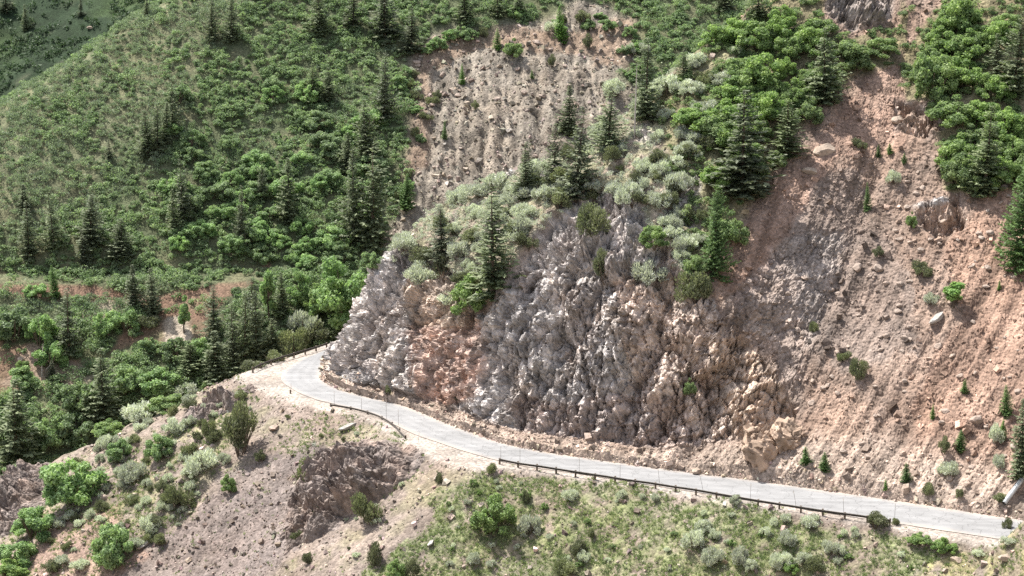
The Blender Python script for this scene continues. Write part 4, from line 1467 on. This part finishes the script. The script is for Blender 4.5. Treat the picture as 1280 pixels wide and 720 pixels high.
boulder(113, 35, 7, 'pale rock on the distant dark green slope, higher of two', TANR)
boulder(25, 122, 9, 'pale rock at the foot of the distant slope behind the crest', TANR)
boulder(27, 450, 12, 'pale boulder on the bare red bank at the far left', TANR)
BIGR = []
for i in range(2):
    V, F, c = rock_solid(640 + i, (1.0, .8, 1.0), 64, 44, 26)
    V = V + unit(V) * (facets(V, .42, 650 + i, 1.2, (1, 1, 1.5), .5) * .16 + facets(V, .16, 655 + i, 1.2) * .06)[:, None]
    c = c * (1 + .3 * fbm(V, .3, 3, 660)[:, None])
    BIGR.append(make_mesh('boulder', V, F, M['rock'], col=c * 0 + np.array([.40, .30, .23])[None] * (1 + .35 * fbm(V, .25, 3, 661)[:, None])))
boulder(948, 562, 56, 'huge orange tan boulder bulging from the slope at the right end of the cliff', BIGR[0], rot=.5)
boulder(984, 548, 40, 'second orange tan boulder behind the huge one, towards the little firs', BIGR[1], rot=2.0)
rng = np.random.default_rng(5)
for k in range(150):
    px, py = rng.uniform(985, 1275), rng.uniform(200, 600)
    if py > 590 + (px - 960) * .145:
        continue
    if py < 640 - (px - 960) * .9 - 60 and px < 1080 and py < 330:
        continue
    if hit(px, py) is None or hit(px, py)[0][1] > 300:
        continue
    boulder(px, py, rng.uniform(4.0, 10), 'angular stone lying loose on the big gravel slope right of the cliff', None, 'boulders on the gravel slope')
for k in range(46):
    boulder(rng.uniform(520, 740), rng.uniform(40, 230), rng.uniform(4, 9), 'grey block lying in the bare stone chute behind the spur', None, 'blocks in the stone chute')

# ------------------------------------------------------------------ dead wood
def snag(px, py, h, lean, label, name='dead_tree'):
    p = hit(px, py)[0]
    root = bpy.data.objects.new(name, None)
    COL.objects.link(root)
    root.location = p
    tag(root, label, 'dead tree')
    hm, lm = metres(p, h), metres(p, lean)
    a = MB()
    a.tube([(0, 0, -.5), (lm * .3, 0, hm * .35), (lm * .65, 0, hm * .7), (lm, 0, hm)], [.13, .11, .08, .03], 7)
    a.obj('trunk', M['deadwood'], root)
    rg = np.random.default_rng(int(px))
    for i in range(9):
        f = rg.uniform(.3, .95)
        an, l = rg.uniform(0, 6.28), rg.uniform(.25, .8) * (1.1 - f) * 1.3
        b = MB()
        s = np.array([lm * f, 0, hm * f])
        b.tube([s, s + [math.cos(an) * l, math.sin(an) * l, -.1]], [.02, .006], 5)
        b.obj('branch', M['deadwood'], root)
snag(793, 172, 92, 2, 'tall bare dead trunk standing left of the dark fir on the spur crest')
snag(1160, 140, 24, 8, 'bleached leaning dead trunk at the foot of the thicket above the ledge')
snag(52, 470, 42, 4, 'bleached dead tree on the red bank at the far left')
snag(55, 466, 14, 12, 'short fallen grey limb beside the bleached dead tree at the far left')

# ------------------------------------------------------------------ trees and bushes seen one by one: (kind, x, foot y, height, width, label)
PLANTS = [
 # firs on the spur
 ('fir', 615, 372, 146, 62, 'tall fir on the spur standing right above the grey cliff top'),
 ('fir', 553, 322, 70, 42, 'dark fir on the nose of the spur, left of the tall one'),
 ('fir', 657, 248, 74, 34, 'slim fir on the spur crest between the tall fir and the dark pair'),
 ('fir', 719, 246, 118, 46, 'broad dark fir in the pair on the middle of the spur crest'),
 ('fir', 711, 168, 68, 28, 'narrow fir top rising behind the broad dark fir of the crest'),
 ('fir', 693, 232, 80, 36, 'paler fir leaning against the left of the broad dark fir'),
 ('fir', 760, 188, 78, 44, 'bushy fir on the spur crest left of the dead trunk'),
 ('fir', 808, 148, 106, 40, 'dark pointed fir standing just right of the dead trunk'),
 ('fir', 855, 98, 40, 20, 'small fir in the brush right of the dark pointed fir'),
 ('fir', 927, 244, 138, 72, 'big fir with thin crown at the edge of the red gravel chute'),
 ('young', 893, 340, 116, 52, 'bright green fir standing in the brush above the orange rock'),
 ('fir', 1030, 128, 98, 46, 'dark green fir inside the thicket at the top of the red chute'),
 ('fir', 982, 196, 74, 44, 'bushy fir at the lower corner of the thicket beside the chute'),
 ('fir', 948, 22, 50, 28, 'dark fir at the top of the picture by the pink boulder'),
 ('fir', 905, 12, 44, 26, 'dark fir cut by the top of the picture behind the crest'),
 ('fir', 1230, 244, 118, 60, 'broad fir in the thicket at the upper right above the gravel'),
 ('fir', 1266, 120, 110, 44, 'tall dark fir at the top right corner'),
 ('fir', 1245, 105, 66, 34, 'fir in the upper right thicket, left of the tall corner fir'),
 ('young', 1274, 336, 142, 58, 'bright tall fir at the right edge above the gravel slope'),
 ('fir', 1277, 596, 108, 34, 'dark narrow fir at the right edge just above the drain pipe'),
 ('young', 1258, 520, 42, 22, 'young fir left of the dark narrow fir at the right edge'),
 ('young', 1253, 550, 28, 14, 'small young fir below another young fir near the right edge'),
 # little trees on the gravel slope
 ('young', 1007, 580, 24, 16, 'left of two little firs on the gravel near the orange boulder'),
 ('young', 1030, 587, 24, 18, 'right of two little firs on the gravel near the orange boulder'),
 ('young', 1132, 602, 26, 16, 'single little fir above the road, halfway to the drain pipe'),
 ('young', 1199, 563, 28, 20, 'roundish little fir on the gravel slope beside a pale bush'),
 ('young', 1107, 612, 14, 9, 'tiny fir close above the road, left of the single little fir'),
 ('young', 1166, 523, 20, 9, 'thin little fir on the gravel above the pale bush'),
 ('young', 1205, 490, 18, 12, 'little fir in the middle right of the gravel slope'),
 ('young', 1084, 262, 36, 14, 'thin young fir high on the gravel slope below the ledge'),
 ('young', 1249, 362, 13, 7, 'tiny fir on the red gravel under the right edge trees'),
 ('slim', 1192, 384, 36, 30, 'little bright sapling with thin trunk on the gravel slope'),
 ('sage', 1164, 378, 20, 24, 'grey round bush left of the little bright sapling'),
 ('olive', 1153, 345, 28, 30, 'dark green bush above the grey round bush on the gravel'),
 ('bright', 1140, 285, 24, 16, 'bright bush on the gravel left of the brown ledge'),
 ('olive', 1098, 322, 16, 16, 'small dark bush on the upper middle of the gravel slope'),
 ('olive', 1076, 186, 20, 22, 'olive bush in the upper gravel near the pale double boulder'),
 ('young', 1098, 196, 16, 9, 'tiny fir high on the gravel, right of the olive bush'),
 ('young', 1112, 192, 14, 10, 'tiny dark fir under the ledge at the top of the gravel'),
 ('young', 1130, 204, 14, 9, 'bright tiny fir right of the dark tiny fir under the ledge'),
 ('sage', 1116, 228, 22, 20, 'round silver bush below the tiny firs of the upper gravel'),
 ('olive', 1073, 472, 32, 26, 'upright green bush in the middle of the gravel slope'),
 ('olive', 1053, 450, 18, 20, 'low dark bush up and left of the upright green bush'),
 ('olive', 1017, 414, 16, 14, 'lone dark bush on the gravel beside the rust brown rock'),
 ('olive', 1179, 568, 26, 16, 'thin leafy bush left of the roundish little fir'),
 ('sage', 1186, 594, 28, 34, 'pale twiggy bush on the gravel above the road near the right edge'),
 ('olive', 1160, 617, 18, 18, 'low green bush just above the road, below the pale twiggy bush'),
 ('olive', 1199, 622, 16, 11, 'small dark bush by the road, left of the drain pipe'),
 ('sage', 1248, 584, 26, 20, 'grey bush left of the dark narrow fir at the right edge'),
 ('sage', 1245, 550, 34, 24, 'silvery upright bush among young firs at the right edge'),
 ('olive', 1250, 628, 14, 20, 'dark bush touching the lower end of the drain pipe'),
 ('bright', 862, 494, 26, 18, 'small bush growing out of the cliff above the road'),
 ('olive', 573, 500, 12, 12, 'small bush at the foot of the red rock beside the road'),
 ('olive', 484, 494, 14, 10, 'small bush at the foot of the grey nose rock by the bend'),
 # brush above the orange rock
 ('bright', 912, 306, 50, 46, 'leafy green bush right of the bright fir above the gravel'),
 ('olive', 868, 376, 52, 52, 'dark twiggy bush below the bright fir at the cliff edge'),
 ('bright', 868, 348, 38, 40, 'bright bush at the left foot of the bright fir'),
 ('olive', 740, 290, 46, 48, 'grey olive bush at the top of the grey cliff'),
 ('olive', 755, 350, 44, 30, 'olive bush in a gap of the cliff, below the grey olive bush'),
 ('bright', 818, 308, 34, 40, 'dark green bush in the middle of the stony shoulder above the cliff'),
 ('sage', 812, 350, 40, 52, 'broad grey sagebrush below the dark green bush of the shoulder'),
 ('sage', 850, 240, 38, 44, 'silver brush on the shoulder left of the big thin fir'),
 ('sage', 790, 255, 36, 40, 'pale brush on the crest right of the broad dark fir'),
 ('sage', 835, 120, 36, 44, 'pale brush at the crest right of the dark pointed fir'),
 ('sage', 770, 120, 32, 34, 'pale bush behind the dead trunk on the crest'),
 ('bright', 590, 392, 60, 62, 'leafy bush at the left foot of the tall fir'),
 ('sage', 530, 352, 36, 52, 'silver sagebrush on the nose below the dark fir'),
 ('olive', 555, 348, 34, 34, 'dark bush just below the dark fir on the nose'),
 ('sage', 503, 312, 28, 40, 'silver brush on the tip of the nose crest'),
 ('sage', 575, 250, 26, 40, 'silver brush on the crest behind the dark nose fir'),
 ('sage', 650, 290, 34, 36, 'pale brush right of the tall fir on the spur'),
 ('olive', 660, 310, 30, 30, 'green grey bush at the upper end of the grey cliff'),
 ('sage', 680, 250, 30, 40, 'silver brush under the slim fir of the crest'),
 ('sage', 560, 380, 26, 40, 'silver tuft of brush in the gully left of the tall fir'),
 ('olive', 700, 262, 30, 34, 'dark brush at the foot of the paler fir on the crest'),
 ('bright', 905, 190, 44, 56, 'green scrub left of the big thin fir on the spur'),
 ('bright', 870, 160, 36, 60, 'green scrub in the hollow above the stony shoulder'),
 ('bright', 1165, 120, 66, 66, 'bright scrub hanging over the brown ledge below the upper thicket'),
 ('bright', 1200, 40, 56, 64, 'bright scrub at the top edge between the dark rock and corner firs'),
 ('bright', 1060, 78, 34, 60, 'bright scrub below the dark rock at the top edge'),
 ('bright', 1104, 70, 30, 50, 'bright scrub right below the dark rock at the top edge'),
 ('bright', 950, 110, 54, 70, 'bright scrub on the crest slope below the pink boulder'),
 ('bright', 1200, 232, 50, 50, 'dark green bush at the lower left corner of the right thicket'),
 # slope below the road
 ('bright', 617, 664, 60, 58, 'big round bright green bush on the grassy slope below the pull-out'),
 ('sage', 662, 668, 36, 34, 'grey green bush right of the big round green bush'),
 ('olive', 460, 653, 58, 40, 'tall dusty bush at the right end of the dark outcrop'),
 ('olive', 383, 612, 44, 42, 'olive bush on top of the left end of the dark outcrop'),
 ('olive', 300, 567, 76, 48, 'tall dark olive juniper on the slope below the bend'),
 ('olive', 468, 706, 38, 22, 'small upright bush on the dry slope below the outcrop'),
 ('bright', 497, 724, 32, 30, 'bright low bush at the bottom edge below the outcrop'),
 ('olive', 516, 722, 28, 22, 'dull bush at the bottom edge beside a bright low one'),
 ('oak', 90, 628, 80, 92, 'biggest green bush on the left slope above the outcrop'),
 ('oak', 42, 672, 52, 60, 'green bush under the left edge rock outcrop'),
 ('oak', 143, 708, 76, 64, 'dark green bush with heavy shade at the lower left'),
 ('oak', 22, 706, 44, 52, 'dark bush at the left edge near the bottom corner'),
 ('bright', 12, 724, 30, 56, 'bright green bush in the bottom left corner'),
 ('olive', 226, 634, 48, 40, 'grey green bush with shade in the middle of the left slope'),
 ('sage', 254, 588, 42, 54, 'broad silver bush left of the dark olive juniper'),
 ('oak', 198, 574, 42, 36, 'round green bush on the left slope above the silver ones'),
 ('oak', 148, 577, 38, 36, 'dark round bush on the upper left slope'),
 ('sage', 166, 600, 36, 42, 'silver bush below the dark round bush of the upper left slope'),
 ('bright', 138, 546, 28, 44, 'yellow green bush at the crest of the left slope'),
 ('sage', 218, 540, 26, 34, 'silver bush on the crest of the left slope below the bend'),
 ('sage', 132, 562, 26, 28, 'small grey bush left of the dark round bush on the left slope'),
 ('olive', 262, 548, 32, 22, 'narrow olive bush up left of the dark olive juniper'),
 ('bright', 288, 615, 28, 24, 'bright little bush on the dry slope below the juniper'),
 ('sage', 113, 648, 20, 18, 'small silver bush right of the green outcrop bush'),
 ('sage', 188, 660, 26, 30, 'yellowish bush leaning over the white blocky boulder'),
 ('bright', 402, 640, 20, 28, 'light green bush in the hollow of the dark outcrop'),
 ('olive', 369, 675, 20, 18, 'little bush at the lower left foot of the outcrop'),
 ('olive', 385, 704, 18, 16, 'little dark bush below the outcrop near the bottom'),
 ('olive', 325, 578, 18, 16, 'small dark bush right of the juniper foot'),
 ('olive', 549, 604, 18, 12, 'little upright bush on the slope under the pull-out'),
 ('olive', 614, 590, 14, 16, 'little grey bush at the left end of the long guardrail'),
 ('sage', 713, 626, 24, 26, 'dark grey sagebrush just below the long guardrail'),
 ('sage', 778, 622, 16, 18, 'small sagebrush below the guardrail, first of a loose row'),
 ('sage', 803, 624, 12, 10, 'tiny sagebrush below the guardrail between two pale ones'),
 ('sage', 818, 626, 16, 15, 'small pale sagebrush at the right end of the loose row'),
 ('olive', 657, 628, 20, 12, 'little dark bush between the green bush and the guardrail'),
 ('sage', 592, 706, 26, 22, 'round silver sagebrush near the bottom, left of centre'),
 ('sage', 866, 684, 36, 36, 'largest silver sagebrush on the grassy slope'),
 ('sage', 876, 664, 22, 26, 'silver sagebrush topping the largest one'),
 ('sage', 893, 674, 20, 20, 'silver sagebrush just right of the largest one'),
 ('sage', 890, 704, 32, 34, 'silver sagebrush directly below the largest one'),
 ('sage', 927, 704, 30, 26, 'silver sagebrush in the middle of the lower sage patch'),
 ('sage', 936, 712, 20, 20, 'low silver sagebrush at the right foot of the middle one'),
 ('sage', 970, 711, 32, 24, 'dark sided sagebrush right of the lower sage patch'),
 ('sage', 985, 708, 26, 28, 'sagebrush leaning against the dark sided one'),
 ('sage', 1004, 708, 26, 24, 'pale sagebrush at the right end of the lower sage group'),
 ('olive', 1020, 714, 26, 32, 'green bush at the bottom right of the sage group'),
 ('bright', 990, 716, 20, 22, 'dark green bush below the leaning sagebrush'),
 ('sage', 983, 681, 28, 30, 'round sagebrush in the grass below the right guardrail'),
 ('sage', 957, 670, 16, 18, 'little grey sagebrush left of the round one in the grass'),
 ('sage', 968, 656, 14, 14, 'small grey sagebrush close below the rail, left of its pale neighbour'),
 ('sage', 982, 651, 14, 18, 'small pale sagebrush close below the right part of the rail'),
 ('sage', 1016, 658, 20, 34, 'broad pale sagebrush under the right part of the rail'),
 ('sage', 917, 629, 16, 20, 'grey sagebrush touching the rail beside a marker stake'),
 ('olive', 1094, 659, 22, 32, 'dark green bush growing over the right end of the rail'),
 ('olive', 1120, 656, 12, 12, 'small dark bush past the right end of the rail'),
 ('sage', 1038, 692, 26, 26, 'purple grey sagebrush below the dark green rail bush'),
 ('sage', 1050, 694, 18, 18, 'low purple grey sagebrush right of a taller one'),
 ('sage', 1070, 672, 14, 14, 'small round sagebrush left of the bare patch at lower right'),
 ('sage', 1055, 670, 16, 12, 'thin sagebrush above the purple grey ones'),
 ('olive', 722, 692, 22, 26, 'dark grey bush in the lower middle of the grass'),
 ('sage', 730, 700, 20, 20, 'grey sagebrush right of the dark grey bush in the grass'),
 ('olive', 705, 718, 24, 36, 'green bush at the bottom edge in the middle of the grass'),
 ('olive', 740, 672, 14, 12, 'little bush above the dark grey bush of the grass slope'),
 ('bright', 1180, 690, 22, 34, 'bright green bush beside the bare patch near the road end'),
 ('bright', 1150, 680, 18, 34, 'bright green bush just below the right end of the road'),
 ('sage', 1225, 695, 12, 22, 'yellow green tuft on the mound at the lower right'),
 ('sage', 1262, 680, 14, 26, 'yellow flowering bush on top of the mound at the right edge'),
 ('olive', 1258, 660, 18, 16, 'dark bush on the crest of the mound by the road end'),
 # hill across the gully
 ('fir', 265, 50, 62, 26, 'left fir of the pair at the top left of the green hill'),
 ('fir', 290, 52, 58, 26, 'right fir of the pair at the top left of the green hill'),
 ('fir', 400, 44, 62, 30, 'fir cut by the top edge, left of three on the green hill'),
 ('fir', 441, 38, 60, 26, 'fir cut by the top edge, middle of three on the green hill'),
 ('fir', 481, 50, 72, 40, 'broad dark fir cut by the top edge, right of three on the green hill'),
 ('fir', 514, 66, 58, 36, 'pale bushy fir at the upper left corner of the stone chute'),
 ('fir', 582, 28, 46, 26, 'left dark fir on the rim above the stone chute'),
 ('fir', 621, 22, 46, 26, 'right dark fir on the rim above the stone chute'),
 ('fir', 648, 20, 40, 24, 'third dark fir on the rim above the stone chute'),
 ('young', 701, 50, 44, 22, 'lone dense fir in the red top of the stone chute'),
 ('young', 622, 64, 30, 14, 'small pointed fir under the rim of the stone chute'),
 ('bright', 643, 72, 28, 28, 'bright bush right of the small pointed fir in the chute'),
 ('young', 578, 104, 26, 12, 'small fir on the upper left of the stone chute'),
 ('young', 556, 174, 24, 9, 'tiny fir alone in the left of the stone chute'),
 ('young', 507, 260, 46, 26, 'dense bright fir at the lower left end of the stone chute'),
 ('olive', 546, 125, 14, 14, 'small pale shrub on the left edge of the stone chute'),
 ('olive', 594, 138, 14, 11, 'little shrub in the middle of the stone chute'),
 ('olive', 690, 84, 18, 12, 'little shrub below the lone dense fir'),
 ('olive', 735, 62, 22, 14, 'green shrub right of the lone dense fir of the chute'),
 ('young', 665, 98, 12, 6, 'tiny sprig of fir in the middle of the chute'),
 ('fir', 390, 128, 52, 24, 'left of two pale firs in the upper middle of the green hill'),
 ('fir', 411, 130, 48, 24, 'right of two pale firs in the upper middle of the green hill'),
 ('fir', 480, 150, 90, 40, 'fir with deep shade left of the stone chute'),
 ('fir', 459, 205, 84, 38, 'tall fir above the fir group beside the chute'),
 ('fir', 442, 300, 122, 44, 'left tall fir of the group at the foot of the chute'),
 ('fir', 465, 306, 136, 52, 'right tall fir of the group at the foot of the chute'),
 ('fir', 436, 215, 52, 28, 'pale fir behind the group at the foot of the chute'),
 ('fir', 216, 165, 76, 22, 'tallest slim fir of the little group on the dry crest'),
 ('fir', 197, 192, 66, 22, 'middle fir of the little group on the dry crest'),
 ('fir', 208, 178, 54, 20, 'small fir squeezed in the little group on the dry crest'),
 ('fir', 186, 195, 60, 26, 'leftmost fir of the little group on the dry crest'),
 ('fir', 137, 198, 26, 14, 'lone small fir left of the little group on the dry crest'),
 ('fir', 229, 278, 84, 26, 'slim fir in the middle of the green hill'),
 ('fir', 219, 292, 60, 20, 'smaller fir touching the slim fir of the green hill'),
 ('fir', 301, 310, 84, 26, 'dark narrow fir above the brown bank, middle of the hill'),
 ('fir', 361, 278, 86, 30, 'dark fir with bare ground below it on the green hill'),
 ('fir', 329, 250, 52, 22, 'lesser fir left of the dark fir with bare ground'),
 ('fir', 68, 312, 80, 32, 'dark fir in the left cluster above the brown bank'),
 ('fir', 37, 325, 78, 28, 'leftmost fir of the left cluster above the brown bank'),
 ('fir', 112, 305, 66, 40, 'broad fir of the left cluster above the brown bank'),
 ('fir', 106, 328, 44, 20, 'short fir in front of the left cluster above the brown bank'),
 ('fir', 152, 324, 54, 36, 'bushy fir right of the left cluster above the brown bank'),
 ('fir', 30, 262, 34, 18, 'small fir behind the left cluster on the hill'),
 ('young', 70, 372, 44, 24, 'short dark fir standing on the brown bank at the left'),
 ('fir', 168, 386, 60, 24, 'left fir of the pair standing on the brown bank'),
 ('fir', 192, 392, 62, 24, 'right fir of the pair standing on the brown bank'),
 ('fir', 86, 444, 90, 42, 'big fir in the bushes under the brown bank at the left'),
 ('slim', 230, 416, 52, 18, 'yellow green sapling on the pale bare strip of the bank'),
 ('fir', 267, 424, 72, 36, 'pale fir right of the yellow green sapling'),
 ('fir', 130, 524, 96, 44, 'dark fir low in the valley at the left'),
 ('fir', 20, 584, 118, 60, 'large shadowy fir at the left edge in the valley'),
 ('fir', 66, 476, 28, 14, 'small dark fir on the bare patch in the valley'),
 ('fir', 238, 466, 44, 30, 'dark fir behind the crest left of the fir stand'),
 ('fir', 271, 478, 70, 40, 'front fir of the dark stand beyond the bend'),
 ('fir', 292, 462, 92, 34, 'tall left fir of the dark stand beyond the bend'),
 ('fir', 306, 458, 104, 36, 'tallest fir of the dark stand beyond the bend'),
 ('fir', 321, 452, 96, 34, 'tall right fir of the dark stand beyond the bend'),
 ('fir', 316, 418, 78, 40, 'rear fir of the dark stand beyond the bend'),
 ('fir', 341, 446, 52, 34, 'conical fir just behind the far guardrail'),
 ('fir', 354, 396, 60, 24, 'slim dark fir behind the silver tree of the gully'),
 ('fir', 417, 422, 34, 20, 'small dark fir beside the cliff nose beyond the road'),
 ('tree', 428, 408, 96, 80, 'big bright green tree in the gully behind the cliff nose'),
 ('tree', 376, 382, 50, 34, 'bright green smaller tree left of the big bright tree'),
 ('slim', 336, 400, 70, 20, 'yellowish slender tree above the dark fir stand'),
 ('bright', 395, 394, 50, 46, 'green bush between the two bright trees of the gully'),
 ('sage', 378, 420, 44, 46, 'silver leaved tree-like bush in the gully beyond the far guardrail'),
 ('olive', 368, 442, 44, 42, 'dusky bush behind the far guardrail'),
 ('olive', 395, 430, 32, 40, 'green grey bush at the right end of the far guardrail'),
 ('sage', 312, 460, 18, 24, 'small pale brush at the outer corner of the bend'),
 ('oak', 18, 425, 56, 60, 'large green bush at the left edge under the brown bank'),
 ('oak', 50, 430, 54, 44, 'large bush left of the big fir under the brown bank'),
 ('oak', 62, 460, 44, 44, 'dark bush at the left foot of the big fir'),
 ('oak', 136, 422, 48, 44, 'round leafy bush in the middle of the brown bank'),
 ('oak', 158, 412, 36, 36, 'darker bush right of the round leafy bush on the bank'),
 ('oak', 45, 372, 24, 34, 'bush standing on the upper ledge of the brown bank'),
 ('olive', 186, 408, 18, 34, 'low bush under the pair of firs on the bank'),
 ('oak', 184, 440, 26, 30, 'bush below the bare red face of the bank'),
 ('oak', 222, 450, 38, 40, 'green bush under the pale bare strip'),
 ('oak', 200, 443, 18, 18, 'small bush left of the bush under the pale strip'),
 ('oak', 252, 452, 40, 36, 'green bush left of the front fir of the stand'),
 ('oak', 160, 490, 46, 56, 'leafy bush in the valley right of the low dark fir'),
 ('oak', 195, 492, 42, 56, 'broad leafy bush at the crest in the valley'),
 ('oak', 100, 512, 50, 52, 'leafy bush left of the low dark fir in the valley'),
 ('oak', 30, 484, 36, 42, 'grey green bush on the bare patch at the far left'),
 ('bright', 29, 470, 26, 22, 'bright little bush on the bare red patch at the far left'),
 ('oak', 62, 560, 56, 50, 'dark bush right of the large shadowy fir'),
 ('oak', 95, 552, 46, 50, 'dark bush at the foot of the left crest'),
 ('oak', 8, 610, 40, 50, 'bush in front of the large shadowy fir at the left edge'),
 ('sage', 178, 525, 30, 56, 'silver brush on the crest below the valley bushes'),
 ('bright', 210, 512, 24, 50, 'light green brush along the crest below the dark fir stand'),
 ('sage', 236, 495, 22, 34, 'silver tuft on the crest nearer to the bend'),
 ('bright', 262, 482, 16, 34, 'pale green tuft on the crest close to the bend'),
 # distant slope
 ('fir', 33, 38, 34, 14, 'left fir on the distant dark slope behind the crest'),
 ('fir', 101, 20, 28, 10, 'small fir on the distant slope at the top edge'),
 ('fir', 183, 20, 30, 12, 'dark fir where the distant slope meets the crest'),
 ('fir', 8, 14, 30, 18, 'dark fir in the top left corner'),
]
for kind, px, py, h, w, lab in PLANTS:
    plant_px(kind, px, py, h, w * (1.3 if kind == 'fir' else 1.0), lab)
for (px, py, off, h, w, lab) in [(326, 461, 1.8, 1.5, 4.2, 'low pale green brush just behind the left end of the far guardrail'),
                                 (352, 452, 1.9, 1.9, 3.6, 'low pale brush behind the middle of the far guardrail')]:
    q = ground_pt(px, py)
    q = q + np.array([-.75, .66, 0]) * off
    q[2] = float(land_z(np.array(q[0]), np.array(q[1])))
    plant('olive', q, h + .6, w, lab)

# low brush of the dry left slope and of the sandy ground under the guardrail
rng = np.random.default_rng(23)
for kinds, poly, n, hr, lab, grp in [
        (('sage', 'olive', 'sage'), [(60, 600), (180, 520), (300, 478), (322, 500), (280, 590), (200, 690), (60, 720)], 125, (7, 19), 'small dusty brush on the dry slope left of the dark gravel', 'low brush on the dry left slope'),
        (('sage', 'sage', 'bright'), [(560, 610), (640, 596), (1100, 668), (1200, 700), (1180, 715), (560, 715)], 50, (5, 12), 'small brush tuft in the grass below the long guardrail', 'small brush below the guardrail'),
        (('sage', 'olive'), [(330, 510), (430, 520), (500, 560), (560, 600), (520, 700), (440, 700), (380, 560)], 26, (4, 9), 'tiny brush tuft on the stony ground around the dark outcrop', 'tiny brush round the outcrop'),
        (('sage', 'sage', 'olive'), [(480, 320), (560, 240), (700, 200), (830, 105), (930, 45), (890, 160), (880, 320), (850, 330), (790, 250), (690, 262), (650, 300), (590, 380), (560, 345)], 120, (12, 28), 'pale grey green brush on the stony shoulder between the cliff top and the crest', 'pale brush on the stony shoulder')]:
    xs, ys = [q[0] for q in poly], [q[1] for q in poly]
    while n > 0:
        px, py = rng.uniform(min(xs), max(xs)), rng.uniform(min(ys), max(ys))
        if not inpoly(np.array([px]), np.array([py]), poly)[0]:
            continue
        n -= 1
        h = rng.uniform(*hr)
        plant_px(kinds[int(rng.integers(len(kinds)))], px, py, h, h * rng.uniform(.9, 1.6), lab, grp)

# ragged brush where the green hill meets the stone chute
rng = np.random.default_rng(29)
edge = [(508, 250), (512, 200), (522, 160), (518, 120), (514, 90), (530, 60), (560, 46), (600, 36), (660, 32), (700, 30), (740, 22), (790, 30), (795, 60), (785, 95)]
for k in range(44):
    t = rng.uniform(0, len(edge) - 1.001)
    i = int(t)
    px = edge[i][0] + (edge[i + 1][0] - edge[i][0]) * (t - i) + rng.normal(0, 9)
    py = edge[i][1] + (edge[i + 1][1] - edge[i][1]) * (t - i) + rng.normal(0, 7)
    r = hit(px, py)
    if r is None or r[0][1] < 345:
        continue
    h = rng.uniform(9, 22)
    plant_px(('oak', 'oak', 'olive', 'sage')[int(rng.integers(4))], px, py + 5, h, h * rng.uniform(.9, 1.6), 'scrub bush on the ragged edge of the bare stone chute', 'scrub bushes along the edge of the stone chute')

# a hill full of scrub: the clumps that stand out, each a bush of its own
rng = np.random.default_rng(19)
zones = [('oak', 'oaks', (210, 470), (100, 330), 70, (20, 34), 'rounded scrub oak standing a little taller in the green hillside thicket', 'tall scrub oaks on the green hillside', 1),
         ('bright', 'thick', (880, 1130), (20, 230), 46, (26, 44), 'rounded scrub bush in the sunlit thicket on top of the spur', 'scrub bushes in the sunlit thicket', 0),
         ('bright', 'right', (1150, 1280), (20, 235), 36, (28, 48), 'rounded scrub bush in the thicket at the upper right corner', 'scrub bushes in the upper right thicket', 0)]
for kind, _, xr, yr, n, hr, lab, grp, _h in zones:
    done = 0
    for _t in range(n * 8):
        if done >= n:
            break
        px, py = rng.uniform(*xr), rng.uniform(*yr)
        r = hit(px, py)
        if r is None:
            continue
        if kind == 'oak':
            if r[0][1] < 330 or any(soft_poly(np.array([px]), np.array([py]), q, np.zeros(1), np.zeros(1), 1)[0] > 0 for q in BANK_PX + [TALUS_PX]):
                continue
        else:
            if r[0][1] > 345:
                continue
            j = int(np.argmin(((S2[::4, ::4] - r[0]) ** 2).sum(-1)))
            if scrubz[::4, ::4].ravel()[j] < .5:
                continue
        if 1025 < px < 1130 and py < 80:
            continue
        h = rng.uniform(*hr)
        plant_px(kind, px, py + 8, h, h * rng.uniform(1.0, 1.5), lab, grp)
        done += 1
print('plants', count_plants, 'objects', len(bpy.data.objects))
